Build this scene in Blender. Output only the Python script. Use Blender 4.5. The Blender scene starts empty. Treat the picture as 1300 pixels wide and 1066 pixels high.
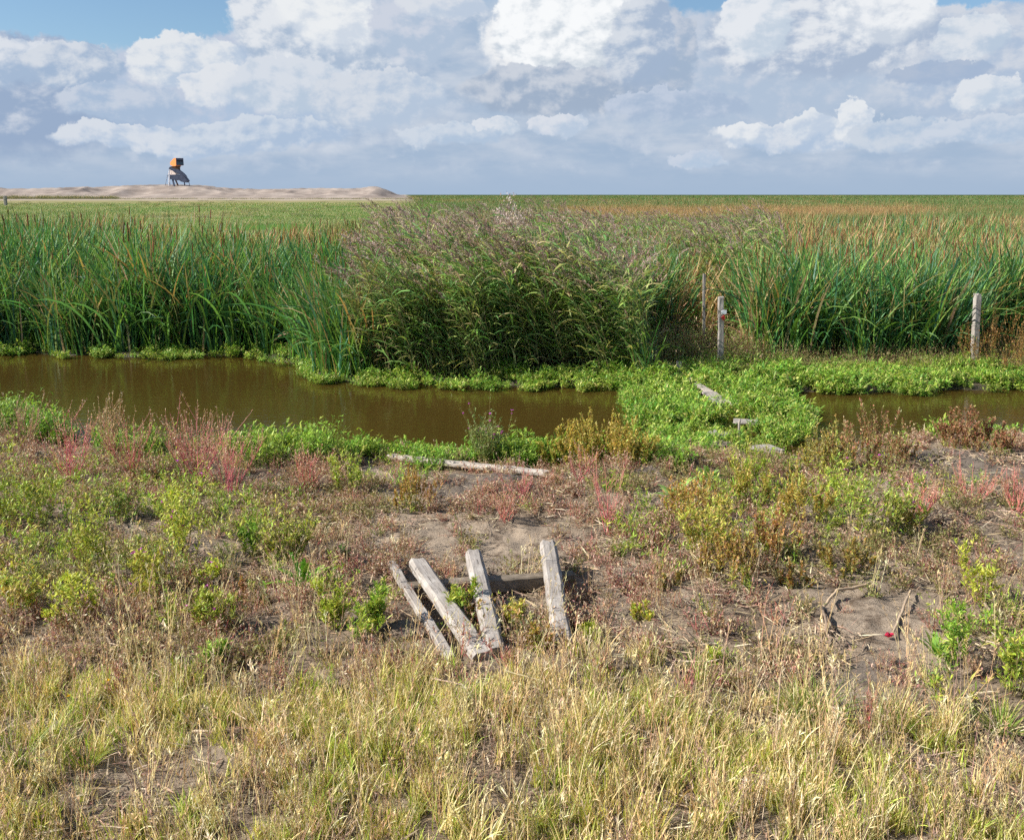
import bpy, math, random
import numpy as np

# ------------------------------------------------------------------ camera
F = 1200.0                       # focal length in photo pixels (photo 1300 wide)
CAM_H = 2.95
PITCH = math.atan((488 - 247) / F)
SC = bpy.context.scene
COL = SC.collection
cam_d = bpy.data.cameras.new('camera')
cam = bpy.data.objects.new('camera', cam_d)
COL.objects.link(cam)
cam.location = (0, 0, CAM_H)
cam.rotation_euler = (math.pi / 2 - PITCH, 0, 0)
cam_d.sensor_fit = 'HORIZONTAL'
cam_d.sensor_width = 36.0
cam_d.lens = 36.0 * F / 1300
cam_d.shift_y = -(533 - 488) / 1300
cam_d.clip_start = 0.05
cam_d.clip_end = 20000
SC.camera = cam


def ray(px, py):
    """direction in the world of a photo pixel"""
    a, b = (px - 650) / F, -(py - 488) / F
    c, s = math.cos(PITCH), math.sin(PITCH)
    return np.array([a, c + b * s, -s + b * c])


def at(px, py, z=0.0):
    d = ray(px, py)
    t = (z - CAM_H) / d[2]
    return np.array([d[0] * t, d[1] * t, z])


def pix(x, y, z):
    """photo pixel of world points (arrays)"""
    c, s = math.cos(PITCH), math.sin(PITCH)
    dz = z - CAM_H
    dep = y * c - dz * s
    up = y * s + dz * c
    dep = np.where(np.abs(dep) < 1e-3, 1e-3, dep)
    return 650 + F * x / dep, 488 - F * up / dep


# ------------------------------------------------------------------ light
SUN_EL = math.radians(37)
SUN_AZ = math.radians(-99)       # from +Y towards +X
sd = np.array([math.sin(SUN_AZ) * math.cos(SUN_EL), math.cos(SUN_AZ) * math.cos(SUN_EL), math.sin(SUN_EL)])
sun_d = bpy.data.lights.new('sun', 'SUN')
sun_d.energy = 5.0
sun_d.angle = math.radians(0.53)
sun_d.color = (1.0, 0.95, 0.87)
sun = bpy.data.objects.new('sun', sun_d)
COL.objects.link(sun)
from mathutils import Vector, Matrix
sun.rotation_euler = Vector(sd).to_track_quat('Z', 'Y').to_euler()
sun.location = (-30, 10, 30)
SC.view_settings.view_transform = 'Standard'
SC.view_settings.look = 'None'
SC.view_settings.exposure = 0.75
SC.view_settings.gamma = 1.0
SC.render.film_transparent = False
SC.cycles.max_bounces = 5
SC.cycles.diffuse_bounces = 3
SC.cycles.transmission_bounces = 3
SC.cycles.glossy_bounces = 2
SC.cycles.use_denoising = False
SC.cycles.use_adaptive_sampling = True
SC.cycles.adaptive_threshold = 0.03


class NT:
    """small helper for node trees"""
    def __init__(self, tree):
        self.t = tree

    def n(self, typ, **kw):
        o = self.t.nodes.new(typ)
        for k, v in kw.items():
            setattr(o, k, v)
        return o

    def put(self, sock, v):
        if v is None:
            return
        if isinstance(v, bpy.types.NodeSocket):
            self.t.links.new(v, sock)
        else:
            if hasattr(sock.default_value, '__len__') and not hasattr(v, '__len__'):
                v = [v] * len(sock.default_value)
            if hasattr(sock.default_value, '__len__') and len(sock.default_value) == 4 and len(v) == 3:
                v = (*v, 1)
            sock.default_value = v

    def m(self, op, a, b=None, c=None, clamp=False):
        o = self.n('ShaderNodeMath', operation=op, use_clamp=clamp)
        self.put(o.inputs[0], a); self.put(o.inputs[1], b); self.put(o.inputs[2], c)
        return o.outputs[0]

    def v(self, op, a, b=None):
        o = self.n('ShaderNodeVectorMath', operation=op)
        self.put(o.inputs[0], a); self.put(o.inputs[1], b)
        return o.outputs['Value'] if op in ('DOT_PRODUCT', 'LENGTH') else o.outputs[0]

    def mix(self, f, a, b, blend='MIX'):
        o = self.n('ShaderNodeMix', data_type='RGBA', blend_type=blend)
        self.put(o.inputs[0], f); self.put(o.inputs[6], a); self.put(o.inputs[7], b)
        return o.outputs[2]

    def smooth(self, x, a, b, lo=0.0, hi=1.0):
        o = self.n('ShaderNodeMapRange', interpolation_type='SMOOTHSTEP')
        self.put(o.inputs[0], x); self.put(o.inputs[1], a); self.put(o.inputs[2], b)
        self.put(o.inputs[3], lo); self.put(o.inputs[4], hi)
        return o.outputs[0]

    def noise(self, vec, scale, detail=4, rough=0.5, color=False, dist=0.0, dim='3D'):
        o = self.n('ShaderNodeTexNoise', noise_dimensions=dim)
        self.put(o.inputs['Vector'], vec)
        o.inputs['Scale'].default_value = scale
        o.inputs['Detail'].default_value = detail
        o.inputs['Roughness'].default_value = rough
        o.inputs['Distortion'].default_value = dist
        return o.outputs['Color' if color else 'Fac']

    def comb(self, x, y, z):
        o = self.n('ShaderNodeCombineXYZ')
        self.put(o.inputs[0], x); self.put(o.inputs[1], y); self.put(o.inputs[2], z)
        return o.outputs[0]

    def sep(self, v):
        o = self.n('ShaderNodeSeparateXYZ')
        self.put(o.inputs[0], v)
        return o.outputs

    def ramp(self, f, stops):
        o = self.n('ShaderNodeValToRGB')
        cr = o.color_ramp
        while len(cr.elements) < len(stops):
            cr.elements.new(0.5)
        for e, (p, c) in zip(cr.elements, stops):
            e.position = p; e.color = (*c, 1)
        self.put(o.inputs[0], f)
        return o.outputs[0]


# ------------------------------------------------------------------ world: Nishita sky + procedural clouds
world = bpy.data.worlds.new('World')
SC.world = world
world.use_nodes = True
wt = world.node_tree
wt.nodes.clear()
W = NT(wt)
SKY_S = 0.066
sky = W.n('ShaderNodeTexSky', sky_type='NISHITA', sun_disc=False, sun_elevation=SUN_EL, sun_rotation=SUN_AZ % (2 * math.pi))
sky.air_density = 1.0; sky.dust_density = 0.6; sky.ozone_density = 1.6
gen = W.n('ShaderNodeTexCoord').outputs['Generated']
sx, sy, sz = W.sep(gen)
az = W.m('ARCTAN2', sx, sy)
el = W.m('ARCSINE', sz)
P = W.comb(az, el, 0.0)
nlow = W.v('SUBTRACT', W.noise(P, 9, 2, 0.5, True), (0.5, 0.5, 0.5))
nmid = W.v('SUBTRACT', W.noise(P, 34, 6, 0.62, True), (0.5, 0.5, 0.5))
Pw = W.v('ADD', P, W.v('MULTIPLY', nlow, (0.05, 0.024, 0)))
Pw = W.v('ADD', Pw, W.v('MULTIPLY', nmid, (0.040, 0.030, 0)))
nfin = W.v('SUBTRACT', W.noise(P, 120, 5, 0.6, True), (0.5, 0.5, 0.5))
Pw = W.v('ADD', Pw, W.v('MULTIPLY', nfin, (0.009, 0.009, 0)))
# relief: billowy noise, sampled twice towards the sun
def billow(off):
    q = W.v('ADD', W.v('MULTIPLY', W.v('ADD', P, W.v('MULTIPLY', nlow, (0.03, 0.02, 0))), (1, 1.35, 1)), off)
    a = W.noise(q, 30, 9, 0.58)
    return a
B0 = billow((0, 0, 0))
B1 = billow((-0.007, 0.010, 0))
relief = W.m('MULTIPLY', W.m('SUBTRACT', B0, B1), 3.3)
soft_n = W.noise(P, 14, 5, 0.55)
# hazy cloud deck low over the horizon
skyc = W.mix(1.0, sky.outputs[0], (0.92, 1.06, 1.16), 'MULTIPLY')
layer = W.noise(W.v('MULTIPLY', P, (1, 3.2, 1)), 11, 5, 0.55)
deck_c = W.mix(W.smooth(layer, 0.35, 0.68), (3.4, 4.4, 5.8), (5.3, 5.85, 6.7))
deck_c = W.mix(W.smooth(el, 0.0, 0.06), (3.45, 4.45, 5.85), deck_c)
deck_edge = W.m('ADD', el, W.m('MULTIPLY', W.m('SUBTRACT', soft_n, 0.5), 0.10))
deck_a = W.smooth(deck_edge, 0.165, 0.215, 1.0, 0.0)


def azel(px, py):
    d = ray(px, py); d = d / np.linalg.norm(d)
    return math.atan2(d[0], d[1]), math.asin(d[2])


for gx, gy, grx, gry in [(190, 0, 215, 62), (60, 10, 120, 40), (905, 2, 62, 26), (1215, -6, 110, 22), (1180, 4, 40, 16)]:
    ga, ge = azel(gx, gy)
    gq = W.v('MULTIPLY', W.v('SUBTRACT', Pw, (ga, ge, 0)), (F / grx, F / gry, 0))
    deck_a = W.m('MULTIPLY', deck_a, W.smooth(W.v('DOT_PRODUCT', gq, gq), 0.55, 1.25))
colr = W.mix(deck_a, skyc, deck_c)
# everything well above the frame: scattered clouds
hi_n = W.noise(W.v('MULTIPLY', gen, (1, 1, 2)), 2.4, 7, 0.6)
hi_a = W.m('MULTIPLY', W.smooth(hi_n, 0.50, 0.62), W.smooth(el, 0.24, 0.34))
colr = W.mix(hi_a, colr, (5.4, 5.7, 6.2))


def cloud(px, py, rx, up, dn, lit=(9.0, 9.2, 9.3), dark=(4.0, 4.9, 6.3), lean=0.35, bias=0.0, soft=0.45, op=1.0):
    global colr
    lit = tuple(a * k for a, k in zip(lit, (0.80, 0.815, 0.835))); dark = tuple(a * k for a, k in zip(dark, (1.0, 1.0, 0.95))); soft = min(0.95, soft * 1.3)
    a, e = azel(px, py)
    q = W.v('SUBTRACT', Pw, (a, e, 0))
    q = W.v('MULTIPLY', q, (F / rx, F / up, 0))
    qx, qy, _ = W.sep(q)
    neg = W.m('MULTIPLY', W.m('MINIMUM', qy, 0.0), up / dn - 1.0)
    qy2 = W.m('ADD', qy, neg)
    r2 = W.m('ADD', W.m('MULTIPLY', qx, qx), W.m('MULTIPLY', qy2, qy2))
    sv = W.smooth(qy, 0.5, -0.7, 1.0 - soft * 0.28, 1.0 - soft)
    al_ = W.n('ShaderNodeMapRange', interpolation_type='SMOOTHSTEP'); W.put(al_.inputs[0], r2); al_.inputs[1].default_value = 1.0; W.put(al_.inputs[2], sv)
    al_.inputs[3].default_value = 0; al_.inputs[4].default_value = 1
    alpha = al_.outputs[0]
    if op < 1:
        alpha = W.m('MULTIPLY', alpha, op)
    li = W.m('ADD', W.m('MULTIPLY', qy2, 0.42), W.m('MULTIPLY', qx, -lean))
    li = W.m('ADD', W.m('ADD', li, relief), 0.46 + bias, clamp=True)
    c = W.mix(W.smooth(li, 0.0, 1.0), dark, lit)
    colr = W.mix(alpha, colr, c)


# small broken puffs over the whole low sky
pq = W.v('MULTIPLY', W.v('ADD', P, W.v('MULTIPLY', nlow, (0.03, 0.012, 0))), (1, 1.7, 1))
pn = W.noise(pq, 17, 8, 0.56)
pa = W.m('MULTIPLY', W.m('MULTIPLY', W.smooth(pn, 0.49, 0.60), W.smooth(el, 0.008, 0.04)), W.m('MULTIPLY', deck_a, 0.6))
pc = W.mix(W.m('ADD', 0.5, relief, clamp=True), (3.5, 4.4, 5.8), (5.7, 6.2, 7.0))
colr = W.mix(pa, colr, pc)
BL = (3.0, 4.0, 5.9)
GW = (6.6, 7.1, 8.0)
# soft grey-blue masses
cloud(40, 130, 150, 75, 70, GW, (2.9, 3.8, 5.6), bias=-0.3, soft=0.5)
cloud(300, 120, 170, 70, 70, (6.0, 6.6, 7.8), (3.9, 4.9, 6.7), bias=-0.05, soft=0.6)
cloud(900, 110, 240, 90, 60, (6.2, 6.8, 7.8), (4.0, 4.9, 6.5), bias=-0.1, soft=0.7)
cloud(1250, 80, 130, 62, 80, (7.0, 7.4, 8.1), (3.9, 4.8, 6.5), bias=-0.05, soft=0.5)
# the left bank of cloud and its bright tops
cloud(20, 75, 70, 24, 30, (8.0, 8.3, 8.8), (3.4, 4.4, 6.2), bias=-0.1)
cloud(95, 82, 60, 26, 26, (7.4, 7.8, 8.4), (3.3, 4.3, 6.1), bias=-0.05)
cloud(235, 85, 62, 40, 30, (8.6, 8.8, 9.0), (4.4, 5.3, 6.9), bias=0.08)
cloud(150, 130, 70, 26, 26, (6.4, 7.0, 8.0), (3.6, 4.6, 6.4), bias=-0.05)
cloud(270, 112, 42, 26, 20, (8.4, 8.6, 8.9), (4.8, 5.6, 7.1), bias=0.15)
cloud(410, 55, 112, 92, 62, (8.6, 8.8, 9.1), (3.7, 4.6, 6.2), bias=0.02)
cloud(430, 20, 70, 45, 50, (9.4, 9.5, 9.5), (5.6, 6.2, 7.4), bias=0.16)
cloud(370, 115, 90, 38, 32, (7.6, 8.0, 8.6), (4.4, 5.3, 6.8), bias=0.05)
cloud(190, 178, 110, 20, 18, (7.6, 8.0, 8.6), (4.0, 5.0, 6.8), bias=0.08)
cloud(330, 172, 120, 24, 22, (7.0, 7.6, 8.4), (3.8, 4.8, 6.6), bias=0.0)
cloud(480, 130, 90, 40, 34, (7.4, 7.8, 8.4), (4.2, 5.1, 6.7), bias=0.0)
cloud(520, 45, 60, 70, 40, (6.8, 7.2, 8.1), (4.0, 4.9, 6.5), bias=-0.05)
cloud(560, 12, 60, 22, 14, (7.8, 8.1, 8.6), (4.6, 5.4, 6.9), bias=0.05)
cloud(628, 160, 30, 14, 14, (8.0, 8.3, 8.8), (4.6, 5.5, 7.0), bias=0.1)
cloud(570, 172, 60, 16, 14, (7.0, 7.6, 8.4), (4.0, 5.0, 6.7), bias=0.05)
# the big bright cumulus
cloud(735, 75, 128, 105, 72, (9.6, 9.6, 9.6), (3.4, 4.2, 5.7), lean=0.50, bias=0.0)
cloud(715, 50, 92, 90, 55, (10.6, 10.6, 10.5), (5.4, 6.0, 7.0), lean=0.34, bias=0.20)
cloud(705, 118, 125, 34, 30, (6.6, 7.0, 7.7), (3.2, 4.0, 5.5), lean=0.1, bias=-0.10, op=0.95)
cloud(845, 70, 40, 55, 60, (6.4, 6.8, 7.6), (3.2, 4.1, 5.7), lean=0.3, bias=-0.10, op=0.9)
cloud(810, 60, 48, 62, 60, (7.4, 7.8, 8.4), (3.3, 4.2, 5.9), lean=0.55, bias=-0.12, op=0.9)
# right-hand cumulus
cloud(1040, 52, 140, 62, 52, (8.6, 8.8, 9.1), (3.6, 4.4, 6.0), lean=0.10, bias=0.0)
cloud(1115, 26, 68, 45, 34, (9.6, 9.7, 9.8), (5.2, 5.8, 7.0), lean=-0.05, bias=0.14)
cloud(965, 40, 48, 42, 34, (8.8, 9.0, 9.3), (5.0, 5.8, 7.1), bias=0.1)
cloud(1235, 52, 40, 30, 26, (8.2, 8.5, 8.9), (4.4, 5.3, 6.8), bias=0.1)
cloud(1195, 98, 60, 16, 14, (4.4, 5.3, 6.8), (3.3, 4.2, 6.0), bias=-0.1, op=0.8)
cloud(1000, 172, 100, 20, 18, (7.6, 8.0, 8.6), (4.0, 5.0, 6.8), bias=0.08)
cloud(1082, 152, 26, 28, 26, (8.8, 9.0, 9.2), (4.8, 5.6, 7.1), bias=0.15)
cloud(1020, 158, 34, 20, 18, (8.4, 8.7, 9.0), (4.8, 5.6, 7.1), bias=0.12)
cloud(940, 172, 32, 16, 14, (8.8, 9.0, 9.2), (4.8, 5.6, 7.1), bias=0.14)
cloud(1140, 172, 60, 20, 18, (6.8, 7.4, 8.2), (4.0, 5.0, 6.7), bias=0.0)
cloud(1260, 125, 42, 20, 18, (8.2, 8.5, 8.9), (4.6, 5.5, 7.0), bias=0.1)
cloud(1250, 170, 70, 18, 16, (6.8, 7.4, 8.3), (4.0, 5.0, 6.7), bias=0.02)
cloud(705, 158, 40, 14, 12, (7.8, 8.1, 8.7), (4.4, 5.3, 6.9), bias=0.05)
cloud(860, 135, 90, 18, 20, (6.0, 6.7, 7.9), (3.6, 4.5, 6.2), bias=-0.08)
cloud(885, 205, 34, 12, 9, (6.6, 7.2, 8.2), (4.2, 5.2, 6.9), bias=0.05)
# below the horizon: plain ground-like bounce
colr = W.mix(W.smooth(el, -0.03, -0.002), (1.2, 1.2, 0.9), colr)
bg = W.n('ShaderNodeBackground')
bg.inputs['Strength'].default_value = SKY_S
wt.links.new(colr, bg.inputs['Color'])
wo = W.n('ShaderNodeOutputWorld')
wt.links.new(bg.outputs[0], wo.inputs['Surface'])
world.cycles.sampling_method = 'MANUAL'
world.cycles.sample_map_resolution = 512

# ------------------------------------------------------------------ numpy noise
def _hash(ix, iy, seed):
    h = (ix.astype(np.int64) * 374761393 + iy.astype(np.int64) * 668265263 + seed * 1442695041) & 0xFFFFFFFF
    h = ((h ^ (h >> 13)) * 1274126177) & 0xFFFFFFFF
    return ((h ^ (h >> 16)) & 0xFFFFFF) / float(0xFFFFFF)


def vnoise(x, y, seed=0):
    x = np.asarray(x, float); y = np.asarray(y, float)
    ix = np.floor(x); iy = np.floor(y)
    fx = x - ix; fy = y - iy
    fx = fx * fx * (3 - 2 * fx); fy = fy * fy * (3 - 2 * fy)
    a = _hash(ix, iy, seed); b = _hash(ix + 1, iy, seed)
    c = _hash(ix, iy + 1, seed); d = _hash(ix + 1, iy + 1, seed)
    return a + (b - a) * fx + (c - a) * fy + (a - b - c + d) * fx * fy


def fbm(x, y, sc, octv=4, seed=0, rough=0.5):
    t = 0; amp = 1; tot = 0
    for o in range(octv):
        t = t + amp * vnoise(x * sc * 2 ** o + 17.3 * o, y * sc * 2 ** o - 9.1 * o, seed + o)
        tot += amp; amp *= rough
    return t / tot


def sstep(x, a, b):
    t = np.clip((x - a) / (b - a), 0, 1)
    return t * t * (3 - 2 * t)


# ------------------------------------------------------------------ terrain
_fb = [(-300, 450), (0, 450), (150, 455), (300, 455), (375, 462), (400, 482), (480, 490), (640, 492), (790, 494), (1000, 500), (1150, 500), (1300, 499), (1600, 499)]
_nb = [(-300, 528), (0, 535), (60, 552), (110, 575), (200, 582), (330, 585), (440, 590), (560, 594), (700, 592), (820, 585), (930, 590), (1020, 588), (1060, 578), (1150, 568), (1200, 562), (1300, 566), (1600, 570)]
FB = np.array([at(*p)[:2] for p in _fb]); NB = np.array([at(*p)[:2] for p in _nb])


def yfar(x): return np.interp(x, FB[:, 0], FB[:, 1]) + (fbm(x, x * 0, 1.3, 3, 5) - 0.5) * 0.5
def ynear(x): return np.interp(x, NB[:, 0], NB[:, 1]) + (fbm(x, x * 0, 1.7, 3, 8) - 0.5) * 0.35


def dune(x, y):
    # long low sand bank far on the left, x 0..520 in the photo
    px, _ = pix(x, y, y * 0)
    m = (1 - sstep(y, 1000, 1100)) * (1 - sstep(px, 470, 545)) ** 1.5 * sstep(px, -500, -300)
    top = 4.6 + 6.0 * (fbm(x, y, 0.010, 2, 31) - 0.45) + 1.6 * np.exp(-((px - 232) / 50) ** 2) + 2.2 * np.exp(-((px - 478) / 16) ** 2) - 3.0 * sstep(px, 490, 530)
    ridg = 6.5 * (1 - np.abs(2 * fbm(x * 1.2, y * 0.6, 0.022, 4, 77, 0.5) - 1)) ** 1.5 - 3.4
    prof = sstep(y, 640, 730)
    return m * prof * np.maximum(top + ridg, 0.6)


def height(x, y):
    x = np.asarray(x, float); y = np.asarray(y, float)
    n1 = fbm(x, y, 0.8, 3, 1); n2 = fbm(x, y, 3.5, 4, 2); n3 = fbm(x, y, 12, 3, 3)
    dn = ynear(x) - y            # >0 : near land
    df = y - yfar(x)             # >0 : far land
    near = -0.35 + 0.53 * sstep(dn, -0.35, 0.28) + 0.12 * sstep(dn, 0.3, 2.6) + 0.10 * sstep(dn, 3.5, 6.5)
    far = -0.35 + 0.42 * sstep(df, -0.3, 0.35)
    rough = sstep(dn, 0.0, 0.5)
    mud = np.zeros_like(x)
    for cx, cy, rx, ry in [(1225, 600, 150, 40), (610, 618, 120, 22), (800, 600, 60, 16)]:
        c_ = at(cx, cy, 0.25); sy_ = abs(at(cx, cy - ry, 0.25)[1] - at(cx, cy + ry, 0.25)[1]) / 2
        mud = np.maximum(mud, np.clip(1.5 * (1 - np.sqrt(((x - c_[0]) / (rx * c_[1] / F)) ** 2 + ((y - c_[1]) / sy_) ** 2)), 0, 1))
    near = near + mud * rough * (0.16 * (1 - np.abs(2 * fbm(x, y, 2.6, 4, 9, 0.6) - 1)) - 0.06)
    near = near + rough * ((n1 - 0.5) * 0.16 + (n2 - 0.5) * 0.10 + (n3 - 0.5) * 0.035)
    far = far + sstep(df, 0, 1) * (n1 - 0.5) * 0.05
    h = np.where(dn > df, near, far)
    return h + dune(x, y) + (1 - np.exp(-np.maximum(y - 60, 0) / 300)) * 0.0


def hz(x, y):
    return float(height(np.array([x]), np.array([y]))[0])


def gpt(px, py, dz=0.0):
    """ground point seen at a photo pixel"""
    z = 0.25
    for _ in range(6):
        p = at(px, py, z)
        z = hz(p[0], p[1])
    p[2] = z + dz
    return p


def tag(o, label=None, cat=None, group=None, kind=None):
    if label: o['label'] = label
    if cat: o['category'] = cat
    if group: o['group'] = group
    if kind: o['kind'] = kind
    return o


def new_obj(name, mesh, parent=None, loc=(0, 0, 0)):
    o = bpy.data.objects.new(name, mesh)
    COL.objects.link(o)
    o.location = loc
    if parent: o.parent = parent
    return o


def empty(name, loc, rz=0.0):
    o = bpy.data.objects.new(name, None)
    COL.objects.link(o)
    o.location = loc; o.rotation_euler = (0, 0, rz)
    o.empty_display_size = 0.1
    return o


def material(name):
    m = bpy.data.materials.new(name)
    m.use_nodes = True
    m.node_tree.nodes.clear()
    return m, NT(m.node_tree)


def finish(m, T, surf):
    o = T.n('ShaderNodeOutputMaterial')
    m.node_tree.links.new(surf, o.inputs['Surface'])
    return m


def principled(T, base, rough=0.8, spec=0.3, normal=None, metal=0.0):
    p = T.n('ShaderNodeBsdfPrincipled')
    T.put(p.inputs['Base Color'], base); T.put(p.inputs['Roughness'], rough)
    T.put(p.inputs['Specular IOR Level'], spec); T.put(p.inputs['Metallic'], metal)
    if normal is not None: T.put(p.inputs['Normal'], normal)
    return p


def bump(T, h, dist, strength=1.0):
    b = T.n('ShaderNodeBump')
    b.inputs['Strength'].default_value = strength
    b.inputs['Distance'].default_value = dist
    T.put(b.inputs['Height'], h)
    return b.outputs[0]


# ---- ground material
def mat_ground():
    m, T = material('sand_and_mud')
    pos = T.n('ShaderNodeNewGeometry').outputs['Position']
    x, y, z = T.sep(pos)
    n1 = T.noise(pos, 0.9, 5, 0.6)
    n2 = T.noise(pos, 6, 6, 0.65)
    n3 = T.noise(pos, 45, 5, 0.7)
    sand = T.mix(T.smooth(n1, 0.38, 0.62), (0.21, 0.16, 0.115), (0.29, 0.232, 0.175))
    sand = T.mix(T.smooth(n2, 0.48, 0.66), sand, (0.115, 0.085, 0.062))
    sand = T.mix(T.m('MULTIPLY', T.smooth(n3, 0.5, 0.75), 0.5), sand, (0.36, 0.28, 0.205))
    crumbs = T.smooth(T.noise(pos, 110, 3, 0.6), 0.57, 0.66)
    sand = T.mix(T.m('MULTIPLY', crumbs, 0.55), sand, (0.09, 0.065, 0.045))
    for cx, cy, rx, ry in [(1225, 600, 150, 34), (610, 618, 120, 20), (330, 592, 70, 16), (800, 600, 60, 16), (1090, 880, 90, 24)]:
        cpt = at(cx, cy, 0.25); dep = cpt[1]
        sxr = rx * dep / F; syr = abs(at(cx, cy - ry, 0.25)[1] - at(cx, cy + ry, 0.25)[1]) / 2
        q = T.v('MULTIPLY', T.v('SUBTRACT', T.v('ADD', pos, T.v('MULTIPLY', T.noise(pos, 3, 4, 0.6, True), (0.5, 0.5, 0))), (cpt[0] + 0.25, cpt[1] + 0.25, 0)), (1 / sxr, 1 / syr, 0))
        sand = T.mix(T.m('MULTIPLY', T.smooth(T.v('LENGTH', q), 1.1, 0.7), 0.8), sand, T.mix(n3, (0.09, 0.075, 0.062), (0.20, 0.17, 0.145)))
    wet = T.m('MULTIPLY', T.smooth(z, 0.16, 0.03), T.smooth(y, 22, 19))
    sand = T.mix(wet, sand, (0.055, 0.045, 0.03))
    # beyond the canal: peaty floor, then meadow green, then pale sand
    far = T.smooth(y, 15.5, 17.0)
    peat = T.mix(n2, (0.030, 0.030, 0.014), (0.07, 0.06, 0.03))
    g1 = T.noise(pos, 0.12, 5, 0.6)
    g2 = T.noise(T.v('MULTIPLY', pos, (1, 0.25, 1)), 0.05, 6, 0.65)
    mead = T.mix(g1, (0.06, 0.14, 0.028), (0.10, 0.18, 0.045))
    mead = T.mix(T.smooth(T.m('ADD', g2, T.smooth(y, 120, 420, 0.0, 0.16)), 0.50, 0.60), mead, (0.26, 0.235, 0.12))
    gcol = T.mix(T.smooth(y, 26, 34), peat, mead)
    sandy = T.mix(T.noise(pos, 0.3, 5, 0.6), (0.29, 0.245, 0.19), (0.40, 0.34, 0.28))
    edge = T.m('ADD', y, T.m('MULTIPLY', T.m('SUBTRACT', g2, 0.5), 260))
    left = T.smooth(T.m('ADD', x, T.m('MULTIPLY', y, 0.11)), 20, -10)
    gcol = T.mix(T.m('MULTIPLY', left, T.smooth(edge, 430, 520)), gcol, sandy)
    gcol = T.mix(T.m('MULTIPLY', T.m('SUBTRACT', 1.0, left), T.smooth(y, 40, 200)), gcol, (0.06, 0.085, 0.03))
    gcol = T.mix(T.smooth(z, 0.3, 1.0), gcol, T.mix(T.smooth(T.noise(T.v('MULTIPLY', pos, (1, 1, 4)), 0.06, 6, 0.7), 0.35, 0.65), (0.23, 0.19, 0.165), (0.36, 0.305, 0.265)))
    col = T.mix(far, sand, gcol)
    hgt = T.m('ADD', T.m('MULTIPLY', n2, 0.6), T.m('ADD', T.m('MULTIPLY', n3, 0.25), T.m('MULTIPLY', crumbs, 0.1)))
    rough = T.smooth(wet, 0, 1, 0.9, 0.35)
    p = principled(T, col, rough, T.m('MULTIPLY', wet, 0.4), bump(T, hgt, 0.06, 0.7))
    return finish(m, T, p.outputs[0])


def build_ground():
    ys = [-12.0]
    while ys[-1] < 9000:
        y = ys[-1]
        if y < 2.5: s = 0.5
        elif y < 14: s = 0.032
        elif y < 24: s = 0.12
        elif y < 380: s = 0.03 * y
        elif y < 600: s = 12.0
        elif y < 1000: s = 4.0
        else: s = 0.12 * y
        ys.append(y + s)
    ys = np.array(ys)
    nu = 760
    u = np.linspace(-1, 1, nu)
    wd = 5.5 + 0.75 * np.abs(ys)
    X = u[None, :] * wd[:, None]
    Y = np.repeat(ys[:, None], nu, 1)
    Z = height(X.ravel(), Y.ravel()).reshape(X.shape)
    v = np.stack([X, Y, Z], -1).reshape(-1, 3)
    r, c = len(ys), nu
    i = np.arange((r - 1) * (c - 1))
    a = (i // (c - 1)) * c + i % (c - 1)
    f = np.stack([a, a + 1, a + c + 1, a + c], 1)
    me = mesh_from(v, f, 'ground')
    me.materials.append(mat_ground())
    me.polygons.foreach_set('use_smooth', np.ones(len(f), bool))
    return tag(new_obj('ground', me), 'sandy and muddy ground of the marsh reaching to the horizon', 'ground', kind='structure')


def mesh_from(v, f, name, col=None):
    me = bpy.data.meshes.new(name)
    v = np.ascontiguousarray(v, np.float32); f = np.ascontiguousarray(f, np.int32)
    me.vertices.add(len(v)); me.vertices.foreach_set('co', v.ravel())
    k = f.shape[1]
    me.loops.add(f.size); me.loops.foreach_set('vertex_index', f.ravel())
    me.polygons.add(len(f)); me.polygons.foreach_set('loop_start', np.arange(0, f.size, k, dtype=np.int32))
    if col is not None:
        ca = me.color_attributes.new('col', 'FLOAT_COLOR', 'POINT')
        c4 = np.ones((len(v), 4), np.float32); c4[:, :3] = col
        ca.data.foreach_set('color', c4.ravel())
    me.update(calc_edges=True)
    return me


build_ground()


def mat_water():
    m, T = material('murky_water')
    pos = T.n('ShaderNodeNewGeometry').outputs['Position']
    n = T.noise(T.v('MULTIPLY', pos, (1.0, 1.7, 1)), 5.5, 3, 0.5)
    nf = T.noise(T.v('MULTIPLY', pos, (1.0, 1.5, 1)), 22, 2, 0.5)
    h = T.m('ADD', T.m('MULTIPLY', n, 1.0), T.m('MULTIPLY', nf, 0.22))
    c = T.mix(T.noise(pos, 0.5, 3, 0.5), (0.044, 0.028, 0.006), (0.062, 0.040, 0.009))
    p = principled(T, c, 0.02, 0.5, bump(T, h, 0.010, 0.42))
    p.inputs['IOR'].default_value = 1.33
    return finish(m, T, p.outputs[0])


wv = np.array([(-60, 8.5, 0), (60, 8.5, 0), (60, 30, 0), (-60, 30, 0)], float)
wm = mesh_from(wv, np.array([[0, 1, 2, 3]]), 'water')
wm.materials.append(mat_water())
tag(new_obj('water', wm), 'brown murky water of the narrow channel', 'water', kind='structure')


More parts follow.
